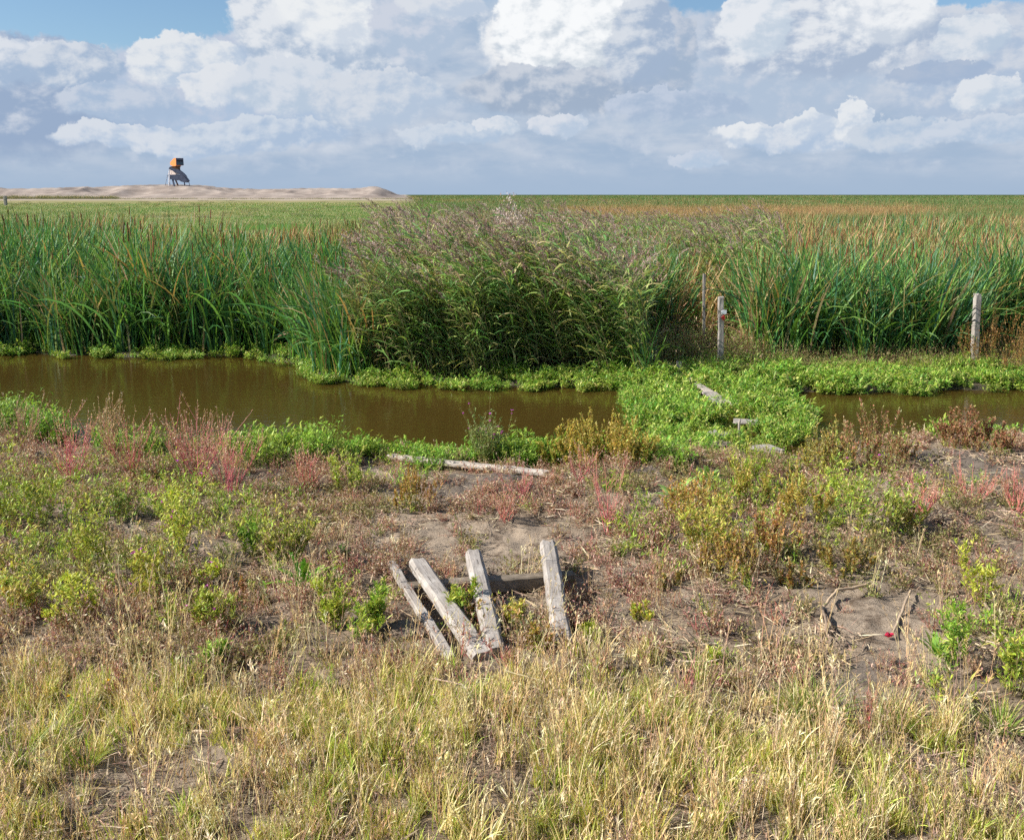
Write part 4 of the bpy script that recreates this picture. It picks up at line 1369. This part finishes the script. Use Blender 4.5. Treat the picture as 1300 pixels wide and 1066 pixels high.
rr(700, 474, 160, 80, 'plumed reeds right of the middle of the clump', n=20)
rr(760, 470, 150, 80, 'drooping dark green reeds at the right end of the clump', n=20, lean=0.2)
rr(492, 474, 140, 60, 'tan stemmed reeds at the left shoulder of the clump', n=20, cols=[(0.40, 0.34, 0.18), (0.24, 0.27, 0.09), (0.33, 0.33, 0.13)])


# ------------------------------------------------------------------ timber
def mat_wood(name, base=(0.335, 0.30, 0.27), dark=(0.17, 0.145, 0.12), pale=(0.45, 0.415, 0.375)):
    m, T = material(name)
    co = T.n('ShaderNodeTexCoord').outputs['Object']
    inf = T.n('ShaderNodeObjectInfo').outputs['Random']
    co2 = T.v('ADD', co, T.comb(0.0, T.m('MULTIPLY', inf, 5.0), 0.0))
    gr = T.noise(T.v('MULTIPLY', co2, (1.6, 28, 28)), 3.5, 6, 0.65)
    crack = T.noise(T.v('MULTIPLY', co2, (0.7, 16, 16)), 6.0, 4, 0.55, dist=0.4)
    blot = T.noise(co2, 7, 5, 0.6)
    c = T.mix(T.smooth(gr, 0.22, 0.62), dark, base)
    c = T.mix(T.m('MULTIPLY', T.smooth(blot, 0.45, 0.7), 0.75), c, pale)
    ck = T.smooth(crack, 0.64, 0.70)
    c = T.mix(ck, c, (0.045, 0.035, 0.028))
    sp = T.smooth(T.noise(co2, 55, 3, 0.6), 0.62, 0.70)
    c = T.mix(T.m('MULTIPLY', sp, 0.6), c, (0.12, 0.10, 0.07))
    h = T.m('SUBTRACT', T.m('MULTIPLY', gr, 0.6), ck)
    p = principled(T, c, 0.85, 0.2, bump(T, h, 0.006, 0.8))
    return finish(m, T, p.outputs[0])


WOOD = mat_wood('weathered_wood')
PALE = mat_wood('bleached_wood', (0.42, 0.37, 0.32), (0.24, 0.20, 0.16), (0.54, 0.49, 0.43))
DARKW = mat_wood('dark_wood', (0.20, 0.165, 0.125), (0.08, 0.06, 0.045), (0.33, 0.28, 0.23))  # same grain in darker brown tones


def timber_bm(L, w, t, rs, chamfer=0.12, n=22, round_=False, bend=0.0, ragged=0.012, warp=0.004):
    """beam along local +X from 0 to L with worn edges, slight warp and ragged ends"""
    if round_:
        k = 12; ang = np.linspace(0, 2 * np.pi, k, endpoint=False)
        sec = np.stack([np.cos(ang) * w / 2, np.sin(ang) * t / 2], -1)
    else:
        a, b = w / 2, t / 2; ch = chamfer * min(w, t)
        sec = np.array([(-a + ch, -b), (0, -b), (a - ch, -b), (a, -b + ch), (a, 0), (a, b - ch), (a - ch, b), (0, b * 1.0), (-a + ch, b), (-a, b - ch), (-a, 0), (-a, -b + ch)])
    k = len(sec)
    xs = np.linspace(0, L, n)
    V = []
    off = np.cumsum(rs.normal(0, warp * 0.35, (n, 2)), 0); off -= np.linspace(0, 1, n)[:, None] * off[-1]
    endr = [rs.normal(0, ragged, k), rs.normal(0, ragged, k)]
    for i, x in enumerate(xs):
        sc = 1 + rs.normal(0, 0.012)
        if i in (0, n - 1): sc *= 0.93
        for j, (y, z) in enumerate(sec):
            xx = x + (endr[0][j] if i == 0 else endr[1][j] if i == n - 1 else 0)
            V.append((xx, y * sc + off[i, 0] + rs.normal(0, w * 0.010), z * sc + off[i, 1] + bend * math.sin(math.pi * x / L) + rs.normal(0, t * 0.012)))
    Fq = [(i * k + j, i * k + (j + 1) % k, (i + 1) * k + (j + 1) % k, (i + 1) * k + j) for i in range(n - 1) for j in range(k)]
    caps = [tuple(range(k))[::-1], tuple((n - 1) * k + j for j in range(k))]
    me = bpy.data.meshes.new('timber')
    me.from_pydata(V, [], Fq + caps)
    me.update()
    import bmesh
    bm = bmesh.new(); bm.from_mesh(me); bmesh.ops.recalc_face_normals(bm, faces=bm.faces); bm.to_mesh(me); bm.free()
    return me


def beam(name, A, B, w, t, mat, label, cat, seed, group=None, roll=0.0, **kw):
    A = Vector(A); B = Vector(B); d = B - A
    me = timber_bm(d.length, w, t, np.random.default_rng(seed), **kw)
    me.materials.append(mat)
    if kw.get('round_'): me.polygons.foreach_set('use_smooth', np.ones(len(me.polygons), bool))
    o = new_obj(name, me)
    X = d.normalized(); Y = Vector((0, 0, 1)).cross(X)
    if Y.length < 1e-3: Y = Vector((0, 1, 0))
    Y.normalize(); Z = X.cross(Y)
    M = Matrix((X, Y, Z)).transposed() @ Matrix.Rotation(roll, 3, 'X')
    o.matrix_world = Matrix.Translation(A) @ M.to_4x4()
    return tag(o, label, cat, group)


def pt(px, py, dz): return gpt(px, py, dz)


GP = 'weathered posts heaped on the sand'
# cross beam lies on the sand; the posts lean on it
bz = 0.045
b0 = gpt(512, 762); b1 = gpt(728, 742)
zb = max(b0[2], b1[2]) + bz
beam('cross_beam', (b0[0], b0[1], zb), (b1[0], b1[1], zb + 0.005), 0.085, 0.10, DARKW, 'dark squared beam lying crosswise under the leaning posts', 'beam', 31, GP)


def post_on_beam(px0, py0, px1, py1, w, t, seed, label, mat=WOOD, up=0.10, **kw):
    """upper end (px0,py0) raised above the beam, lower end on the ground"""
    B = at(px1, py1, hz(*at(px1, py1, 0.3)[:2]) + t * 0.45)
    A = at(px0, py0, zb + 0.06 + t * 0.5 + up)
    return beam('wooden_post', A, B, w, t, mat, label, 'post', seed, GP, **kw)


post_on_beam(498, 716, 572, 836, 0.058, 0.05, 41, 'thinnest wooden post at the left of the heap', up=-0.06)
post_on_beam(530, 714, 612, 834, 0.125, 0.075, 42, 'long broad post second from the left in the heap', up=0.02, chamfer=0.28)
post_on_beam(601, 704, 630, 830, 0.118, 0.085, 43, 'short stout post third from the left with a dark ring in its wood', up=0.02, chamfer=0.3)
post_on_beam(695, 692, 715, 818, 0.118, 0.085, 44, 'cracked post at the right of the heap with a bleached lower half', up=0.03, chamfer=0.25)
A = gpt(494, 586, 0.06); B = gpt(696, 609, 0.06)
beam('fallen_pole', A, B, 0.095, 0.06, PALE, 'long bleached pole lying on the bank behind the bare sand', 'pole', 51, n=30, chamfer=0.3, warp=0.012)

# posts in the far bank
def far_post(name, px, ytop, ybot, w, label, seed, mat=WOOD, dx=0.0):
    g = at(px, ybot, 0.05)
    d = ray(px + dx, ytop); t = g[1] / d[1]
    ztop = CAM_H + d[2] * t
    o = beam(name, (g[0], g[1], -0.25), (g[0] + (d[0] * t - g[0]) , g[1], ztop), w, w * 0.9, mat, label, 'post', seed, 'marker posts in the marsh', n=16, chamfer=0.1)
    return o, g, ztop


mp_, g_, zt_ = far_post('marker_post', 915, 377, 476, 0.095, 'grey post with a white and red marker left of the cattails', 61)
far_post('marker_post', 1238, 373, 468, 0.11, 'plain grey post in front of the cattails near the right edge', 62, dx=3)
far_post('marker_post', 894, 348, 452, 0.05, 'thin grey post half hidden in the weeds behind the marked one', 63)
far_post('marker_post', 832, 445, 474, 0.08, 'short dark stake at the foot of the plumed reeds beside the walkway', 64, DARKW)
o, g, z = far_post('stake', 862, 459, 480, 0.085, 'short sawn stake at the far end of the sunken walkway', 65, PALE)


def simple_mat(name, c, rough=0.6, nz=0.15, sc=20, spec=0.3, metal=0.0):
    m, T = material(name)
    co = T.n('ShaderNodeTexCoord').outputs['Object']
    n_ = T.noise(co, sc, 5, 0.6)
    col = T.mix(T.smooth(n_, 0.3, 0.7), tuple(x * (1 - nz) for x in c), tuple(min(1, x * (1 + nz)) for x in c))
    return finish(m, T, principled(T, col, rough, spec, metal=metal).outputs[0])


def mesh_poly(name, verts, faces, mat, parent=None, bevel=0.0):
    me = bpy.data.meshes.new(name); me.from_pydata([tuple(v) for v in verts], [], faces); me.update()
    import bmesh
    bm = bmesh.new(); bm.from_mesh(me); bmesh.ops.recalc_face_normals(bm, faces=bm.faces)
    if bevel: bmesh.ops.bevel(bm, geom=list(bm.edges), offset=bevel, segments=1, affect='EDGES')
    bm.to_mesh(me); bm.free()
    me.materials.append(mat)
    return new_obj(name, me, parent)


def prism(name, poly, y0, y1, mat, parent=None, bevel=0.0, slope=0.0):
    """polygon in the XZ plane thickened along Y, its face turned by slope"""
    n = len(poly); xm = max(x for x, _ in poly)
    v = [(x, y0 + (xm - x) * slope, z) for x, z in poly] + [(x, y1 + (xm - x) * slope, z) for x, z in poly]
    f = [tuple(range(n)), tuple(range(2 * n - 1, n - 1, -1))] + [(i, (i + 1) % n, n + (i + 1) % n, n + i) for i in range(n)]
    return mesh_poly(name, v, f, mat, parent, bevel)


WHITE = simple_mat('white_paint', (0.75, 0.76, 0.80)); REDP = simple_mat('red_paint', (0.55, 0.04, 0.03)); ORANGE = simple_mat('rusty_orange_panel', (0.66, 0.22, 0.06), 0.7, 0.12, 2)
# marker on the post: white tag with a red diamond below
mk = prism('marker_tag', [(-0.04, 0.0), (0.045, 0.0), (0.048, 0.06), (0.0, 0.065), (-0.04, 0.05)], -0.012, 0.0, WHITE, None, 0.002)
mk2 = prism('red_diamond', [(-0.035, -0.055), (0, -0.11), (0.03, -0.06), (0.005, -0.01)], -0.012, 0.0, REDP, None, 0.002)
for q_ in (mk, mk2):
    q_.parent = mp_
    q_.matrix_parent_inverse = mp_.matrix_world.inverted()
    q_.location = (g_[0] - 0.01, g_[1] - 0.052, zt_ - 0.27)

# boards of the sunken walkway
GB = 'boards of the sunken walkway'


def board(px0, py0, px1, py1, w, label, seed, mat=WOOD, z=0.11):
    beam('walkway_board', at(px0, py0, z), at(px1, py1, z), w, 0.025, mat, label, 'board', seed, GB, n=12)


board(848, 465, 905, 500, 0.12, 'longest board of the sunken walkway slanting down from the stake', 71, PALE)
board(826, 466, 848, 467, 0.12, 'pale board at the far end of the walkway by the open water', 72, PALE)
board(900, 498, 916, 512, 0.22, 'board half covered by leaves below the longest one', 73, WOOD)
board(932, 534, 960, 536, 0.20, 'grey board in the middle of the walkway among bright leaves', 74, WOOD)
board(962, 566, 986, 574, 0.26, 'nearest grey board of the walkway beside the small puddle', 75, WOOD, 0.14)
board(903, 548, 924, 552, 0.18, 'board left of the short upright stick', 76, WOOD)
board(908, 560, 926, 566, 0.18, 'dark damp board left of the nearest grey one', 77, DARKW)
board(925, 508, 940, 514, 0.2, 'small tan board between the leaves near the upper bend', 78, PALE)
q_ = at(938, 562, 0.05)
beam('upright_stick', (q_[0], q_[1], 0.0), (q_[0], q_[1] + 0.01, 0.33), 0.028, 0.026, PALE, 'short pale stick standing upright in the middle of the walkway', 'stick', 79, round_=True)

# dead stalks lying on the sand
GS = 'dead stalks on the sand'


def stick(pl, r, label, seed, mat=None, group=GS, name='dead_stalk', cap=None):
    P_ = np.array([gpt(a, b, c) for a, b, c in pl])
    rs_ = np.random.default_rng(seed)
    # resample
    seg = np.linspace(0, len(P_) - 1, 5 * len(P_))
    Q = np.stack([np.interp(seg, np.arange(len(P_)), P_[:, k]) for k in range(3)], -1)
    Q += rs_.normal(0, r * 0.25, Q.shape)
    mb = MB()
    c = jit(rs_, [(0.46, 0.36, 0.24), (0.36, 0.27, 0.18)] if mat is None else mat, 1)
    K = len(Q)
    s = np.linspace(0, 1, K); d = np.gradient(Q, axis=0); d /= np.linalg.norm(d, axis=1, keepdims=True)
    a = np.cross(d, [0.1, 0.2, 1.0]); a /= np.linalg.norm(a, axis=1, keepdims=True); b = np.cross(d, a)
    k = 6
    rad = r * (1 + 0.15 * rs_.normal(size=K))[:, None] * (1 - 0.35 * s)[:, None]
    v = np.stack([Q + rad * (a * math.cos(t) + b * math.sin(t)) for t in np.arange(k) * 2 * np.pi / k], 1)
    i = np.arange(K - 1)[:, None] * k + np.arange(k)[None]
    j = np.arange(K - 1)[:, None] * k + (np.arange(k)[None] + 1) % k
    mb.add(v.reshape(-1, 3), np.stack([i, j, j + k, i + k], -1).reshape(-1, 4), np.repeat(c, K * k, 0) * (1 + 0.12 * rs_.normal(size=(K * k, 1))))
    o = new_obj(name, mb.mesh(name, DRY))
    return tag(o, label, 'stalk', group)


stick([(1104, 744, .03), (1098, 752, .05), (1062, 760, .06), (1046, 778, .05), (1042, 790, .02)], 0.012, 'bent dead stalk folded on the sand at the right', 91)
stick([(1046, 778, .04), (1060, 806, .03)], 0.011, 'short stalk lying under the bend of the folded one', 92)
stick([(1042, 780, .05), (1048, 800, .07), (1050, 832, .01)], 0.011, 'stalk drooping down from the bend of the folded one', 93)
stick([(1155, 758, .05), (1146, 780, .04), (1132, 812, .03)], 0.011, 'straight dead stalk with a dark shadow right of the folded one', 94)
stick([(1008, 728, .03), (1030, 738, .03)], 0.010, 'short pale stalk above the folded one', 95)
stick([(1068, 745, .03), (1102, 747, .03)], 0.008, 'thin pale stalk touching the top of the folded one', 96)
stick([(1145, 732, .03), (1168, 744, .03)], 0.008, 'short twig above the straight dead stalk', 97)
stick([(1248, 770, .03), (1268, 800, .05)], 0.010, 'tan twig at the right border among green weeds', 98)
stick([(1195, 770, .03), (1230, 742, .08)], 0.009, 'twig leaning up towards the slender right herb', 99)
stick([(1275, 750, .04), (1300, 790, .04)], 0.010, 'long twig at the right border', 100)
stick([(982, 968, .03), (988, 910, .25)], 0.004, 'pale straw standing up in the front grass at the right', 101)
stick([(507, 784, .06), (540, 802, .05), (548, 820, .02)], 0.005, 'thin curved straw over the dirt left of the second post', 102)
stick([(640, 872, .10), (690, 892, .12)], 0.004, 'pale straw lying across the front grass below the posts', 103)
stick([(550, 888, .12), (590, 902, .14)], 0.005, 'bleached straw lying in the front grass at the centre', 104)
o = stick([(1124, 812, .03), (1134, 812, .035)], 0.013, 'small bright pink scrap at the lower end of the straight dead stalk', 105, mat=[(0.80, 0.05, 0.14)], name='pink_scrap', group=None)
o['category'] = 'scrap'
stick([(1055, 262, 0)], 0.01, '', 1) if False else None

STRL = ['loose straw in front of the round leaved rosette on the right', 'loose straw at the lower right between two green tufts', 'loose straw at the bottom of the grass right of the centre', 'loose straw in the lower left grass slanting down to the right',
        'loose straw near the bare patch in the lower left corner', 'loose straw in the grass left of the centre rising to the right', 'loose straw at the bottom of the grass under the fourth post', 'loose straw at the bottom below the largest green tuft',
        'loose straw in the grass straight below the two middle posts', 'loose straw in the left grass below the small green sprig', 'loose straw on the sand beside the widest green herb', 'loose straw on the sand just left of the folded stalk']
for i_, (a0, b0_, a1, b1_) in enumerate([(1152, 842, 1180, 870), (1215, 905, 1262, 938), (905, 968, 960, 940), (350, 902, 400, 925), (160, 930, 205, 905), (455, 905, 470, 860), (720, 950, 775, 930), (1090, 965, 1150, 948), (560, 940, 600, 915), (250, 880, 300, 905), (1180, 700, 1225, 715), (1010, 762, 1050, 756)]):
    stick([(a0, b0_, .05), ((a0 + a1) / 2 + 4, (b0_ + b1_) / 2 - 5, .10), (a1, b1_, .07)], 0.0035, STRL[i_], 120 + i_, group='loose bleached straws', name='loose_straw')

# clods of earth
def clod(px, py, wp_, label, seed, hgt=0.5):
    p = gpt(px, py); r = wp_ * p[1] / F / 2
    import bmesh
    bm = bmesh.new(); bmesh.ops.create_icosphere(bm, subdivisions=4, radius=1.0)
    for v in bm.verts:
        c = v.co
        k = 0.65 + 0.7 * float(fbm(np.array([c.x * 1.1 + c.z]), np.array([c.y * 1.1 - c.z * .7]), 2.2, 4, seed)[0])
        v.co = Vector((c.x * r * k, c.y * r * 0.7 * k, c.z * r * hgt * k))
    me = bpy.data.meshes.new('earth_clod'); bm.to_mesh(me); bm.free()
    me.materials.append(CLOD)
    o = new_obj('earth_clod', me, None, (p[0], p[1], p[2] + r * hgt * 0.12))
    tag(o, label, 'clod', 'clods of dry earth')


m_, T_ = material('dry_earth')
co_ = T_.n('ShaderNodeTexCoord').outputs['Object']
n1_ = T_.noise(co_, 9, 6, 0.7); n2_ = T_.noise(co_, 60, 4, 0.6)
CLOD = finish(m_, T_, principled(T_, T_.mix(T_.smooth(n1_, .35, .65), (0.10, 0.075, 0.055), (0.24, 0.19, 0.145)), 0.95, 0.1, bump(T_, T_.m('ADD', n1_, T_.m('MULTIPLY', n2_, .4)), 0.03, 1.0)).outputs[0])
clod(512, 806, 62, 'rounded dirt clod left of the thinnest post', 201)
clod(560, 868, 60, 'low dirt mound at the edge of the front grass below the posts', 202, 0.3)
clod(356, 800, 30, 'small round dirt clod in the left weeds', 203)
clod(800, 655, 30, 'dark clod on the sand right of the tall pink stems', 204, 0.4)
clod(790, 845, 40, 'dark clod right of the fourth post near the grass', 208, 0.4)

# ------------------------------------------------------------------ yellow flowers in the grass
def yellow(px, py, label, seed, h=0.16):
    p = gpt(px, py + 26)
    r_ = np.random.default_rng(seed)
    root = empty('yellow_flower', tuple(p))
    S, Pt = MB(), MB()
    pts = curves(np.zeros((1, 3)), np.array([1.0]), np.array([0.1]), np.array([0.2]), np.array([h]), 4)
    c = np.array([(0.2, 0.25, 0.05)]); tubes(S, pts, np.array([0.0015]), c, c)
    m = 16; q = np.repeat(pts[:, -1], m, 0); c = jit(r_, [(0.85, 0.50, 0.02)], m, 0.1)
    blades(Pt, r_, q, U(r_, 0.010, 0.015, m), U(r_, 0.004, 0.007, m), U(r_, 0.7, 1.4, m), U(r_, 0, 0.3, m), c, c, 'leaf', 2, az=np.linspace(0, 6.28, m))
    parts_to(root, [('stem', S, LEAF), ('petals', Pt, PETAL)])
    tag(root, label, 'flower', 'yellow flowers in the grass')


yellow(134, 877, 'upper yellow flower in the dry grass at the lower left', 301)
yellow(84, 898, 'lower yellow flower in the dry grass near the left edge', 302)

# ------------------------------------------------------------------ pale seed plume over the reeds
def k_fluff(rs, h, w):
    S, Fl = MB(), MB()
    pts = curves(disc(rs, 7, 0.1, -0.1), U(rs, 0, 6.28, 7), U(rs, 0, 0.12, 7), U(rs, 0, 0.25, 7), U(rs, 0.86, 1.0, 7) * h, 6)
    c = jit(rs, [(0.3, 0.25, 0.15)], 7); tubes(S, pts, np.full(7, 0.006), c, c)
    q, i, s = along(rs, pts, 900, 0.86, 1.0); m = len(q)
    q = q + rs.normal(0, 0.07, (m, 3)) * [1, 1, .6]
    c = jit(rs, [(0.62, 0.52, 0.48), (0.50, 0.38, 0.36)], m, 0.2)
    blades(Fl, rs, q, U(rs, 0.03, 0.07, m), U(rs, 0.012, 0.025, m), U(rs, 0, 1.5, m), U(rs, 0, 0.6, m), c, c, 'leaf', 2)
    return [('stem', S, DRY), ('seed_head', Fl, DRY)]


plant('seeding_thistle', 'plant', k_fluff, 648, 440, 197, 48, 'pale fluffy seed head sticking up above the plumed reeds')

# small bushes in the meadow
for px, py, h_, w_, lab in [(12, 268, 10, 14, 'small round bush in the meadow at the far left'), (36, 268, 9, 8, 'second small bush in the meadow near the left border'), (202, 262, 8, 10, 'dark tuft in the meadow below the watchtower'),
                            (437, 276, 12, 10, 'tall weed in the meadow in front of the right end of the sand hills'), (296, 262, 6, 9, 'low dark weed in the meadow right of the watchtower shadow')]:
    p = at(px, py, 0.05); s_ = p[1] / F
    r_ = np.random.default_rng(int(px))
    root = empty('meadow_bush', (p[0], p[1], 0.0))
    parts_to(root, k_willow(r_, h_ * s_, w_ * s_, ns=16, lps=40, cols=[(0.08, 0.15, 0.03), (0.12, 0.19, 0.04)]))
    for ch in root.children:
        pass
    tag(root, lab, 'bush', 'small bushes in the meadow')
p = at(7.5, 262, 0.05)
beam('marker_post', (p[0], p[1], 0), (p[0], p[1], 2.6), 0.75, 0.6, WOOD, 'distant brown post in the meadow near the left border', 'post', 66)

# ------------------------------------------------------------------ watchtower on the sand hill
TY = 722.0
d_ = ray(228, 240); t_ = TY / d_[1]
tx = d_[0] * t_
tz = hz(tx, TY) - 0.3
tower = empty('watchtower', (tx, TY, tz))
tower.scale = (TY / 452,) * 3
tag(tower, 'zigzag watchtower with an orange cabin on top of the sand hill', 'watchtower')
u = 0.378
X_ = lambda a: (a - 228) * u
Z_ = lambda b: (240.8 - b) * u + 0.3
DK = simple_mat('dark_cladding', (0.085, 0.10, 0.15), 0.6, 0.2, 1.0)
BRN = simple_mat('brown_timber', (0.12, 0.06, 0.035), 0.8, 0.3, 1.5)
LT = simple_mat('pale_timber', (0.55, 0.45, 0.40), 0.8, 0.12, 1.5)
GLS = simple_mat('dark_window_glass', (0.02, 0.06, 0.09), 0.15, 0.1, 1.0, 0.6)
STL = simple_mat('galvanised_steel', (0.30, 0.34, 0.42), 0.5, 0.1, 1.0)
TA, TB, TC, TD = (X_(228), -2.4), (X_(236.2), -1.2), (X_(228.5), 3.4), (X_(217), 1.6)
top_ = [Z_(208), Z_(208), Z_(208.2), Z_(213.5)]; bot_ = [Z_(217.2), Z_(216.4), Z_(216), Z_(217.6)]
mid = (X_(224), -1.0)
plan = [TA, TB, TC, TD, mid]
tops = [Z_(208), Z_(208), Z_(208), Z_(212.8), Z_(208.2)]; bots = [Z_(216.9), Z_(216.6), Z_(216), Z_(216.2), Z_(218)]
v = [(a, b, z) for (a, b), z in zip(plan, bots)] + [(a, b, z) for (a, b), z in zip(plan, tops)]
f = [(0, 1, 2, 3, 4), (5, 6, 7, 8, 9)] + [(i, (i + 1) % 5, 5 + (i + 1) % 5, 5 + i) for i in range(5)]
cab = mesh_poly('cabin', v, f, ORANGE, tower)
nx, ny = (TB[1] - TA[1]), -(TB[0] - TA[0]); nl = math.hypot(nx, ny); nx /= nl; ny /= nl


def facepanel(s0, s1, z0, z1, o0, o1, name, mat, par):
    pts = []
    for o_ in (o0, o1):
        for s, z in ((s0, z0), (s1, z0), (s1, z1), (s0, z1)):
            pts.append((TA[0] + (TB[0] - TA[0]) * s + nx * o_, TA[1] + (TB[1] - TA[1]) * s + ny * o_, z))
    mesh_poly(name, pts, [(0, 1, 2, 3), (7, 6, 5, 4), (0, 1, 5, 4), (1, 2, 6, 5), (2, 3, 7, 6), (3, 0, 4, 7)], mat, par)


facepanel(0.0, 1.0, Z_(216.5), Z_(208.1), 0.02, 0.10, 'window_frame', DK, cab)
facepanel(0.10, 0.92, Z_(212.2), Z_(210.3), 0.11, 0.16, 'window', simple_mat('night_blue_glass', (0.01, 0.015, 0.03), 0.2), cab)
facepanel(0.10, 0.92, Z_(215.8), Z_(212.9), 0.11, 0.16, 'window', GLS, cab)
prism('neck', [(X_(218.5), Z_(218.6)), (X_(222), Z_(217.6)), (X_(230), Z_(216.8)), (X_(228.8), Z_(219.5)), (X_(229), Z_(222)), (X_(224), Z_(222.4))], -1.2, 1.8, BRN, tower)
prism('upper_flight', [(X_(217.8), Z_(221)), (X_(219.2), Z_(218.6)), (X_(224), Z_(220.6)), (X_(229.5), Z_(221.5)), (X_(234), Z_(225)), (X_(237.5), Z_(228.5)), (X_(240), Z_(235)), (X_(236), Z_(235)), (X_(231.4), Z_(227.6))], -1.9, 0.2, DK, tower)
prism('side_panel', [(X_(218), Z_(221.2)), (X_(231), Z_(227.4)), (X_(220), Z_(227.8)), (X_(218.5), Z_(229.5)), (X_(216.5), Z_(226))], -1.8, -1.4, LT, tower, slope=0.55)
prism('side_panel', [(X_(215), Z_(222)), (X_(218), Z_(220.6)), (X_(219), Z_(230)), (X_(216.8), Z_(231)), (X_(213.5), Z_(227))], 0.6, 1.0, LT, tower, slope=0.55)
prism('lower_flight', [(X_(219.2), Z_(227.9)), (X_(231), Z_(227.7)), (X_(236), Z_(229)), (X_(240.4), Z_(235)), (X_(239), Z_(237)), (X_(236.6), Z_(237.2)), (X_(233), Z_(236.4)), (X_(229), Z_(234)), (X_(225), Z_(234.6)), (X_(222), Z_(233.8)), (X_(219), Z_(233.4))], -2.3, 1.2, DK, tower)


def leg(x0, y0, x1, y1, ya, yb, r, mat):
    a = Vector((X_(x0), ya, Z_(y0))); b = Vector((X_(x1), yb, Z_(y1)))
    me = timber_bm((b - a).length, r * 2, r * 2, np.random.default_rng(3), n=3, ragged=0.0, warp=0.0)
    me.materials.append(mat)
    o = new_obj('leg', me, tower)
    d = (b - a).normalized(); Y = Vector((0, 1, 0)).cross(d).normalized(); Zz = d.cross(Y)
    o.matrix_basis = Matrix.Translation(a) @ Matrix((d, Y, Zz)).transposed().to_4x4()


leg(218.2, 222, 216.6, 242, -1.2, -1.6, 0.28, WHITE)
leg(213.5, 228, 209.4, 242, 0.8, 0.6, 0.13, STL)
leg(213.5, 227, 214.5, 242, 1.5, 2.6, 0.11, STL)
leg(221.5, 232, 223.6, 242, -1.6, -2.0, 0.36, DK)
leg(222.8, 233, 226.0, 242, 0.6, 0.9, 0.30, BRN)
leg(235.6, 235, 236.2, 242, -1.4, -1.6, 0.22, DK)
leg(239.5, 233, 240.8, 242, 0.0, 0.3, 0.13, STL)

n = 260
y = np.exp(U(rs, math.log(90), math.log(420), n)); x = -U(rs, -0.02, 1, n) * (0.60 * y)
k = fbm(x, y, 0.03, 3, 515) > 0.5
sz_ = U(rs, 0.6, 1.6, n) * (1 + y / 200)
scatter('meadow_scrub', 'dark_scrub', np.stack([x, y, y * 0], -1)[k], yaw(rs, int(k.sum()), 0.02), np.stack([sz_, sz_, U(rs, 0.9, 2.4, n)], -1)[k], 'dark low scrub dotted over the green meadow', 'scrub', rs=rs)

# low scrub along the foot of the sand hills
n = 700
px_ = U(rs, -60, 530, n); y = U(rs, 610, 655, n)
x = np.array([ray(a, 250)[0] / ray(a, 250)[1] for a in px_]) * y
k = (px_ < 150) | (rs.random(n) < 0.35)
hs = np.where(px_ < 150, 9.0, 3.0)
sc3 = np.stack([np.full(n, 4.0), np.full(n, 4.0), hs * U(rs, 0.5, 1.0, n)], -1)
scatter('dune_scrub', 'dark_scrub', np.stack([x, y, y * 0], -1)[k], yaw(rs, int(k.sum()), 0.02), sc3[k], 'dark green scrub along the foot of the distant sand hills', 'scrub', rs=rs)
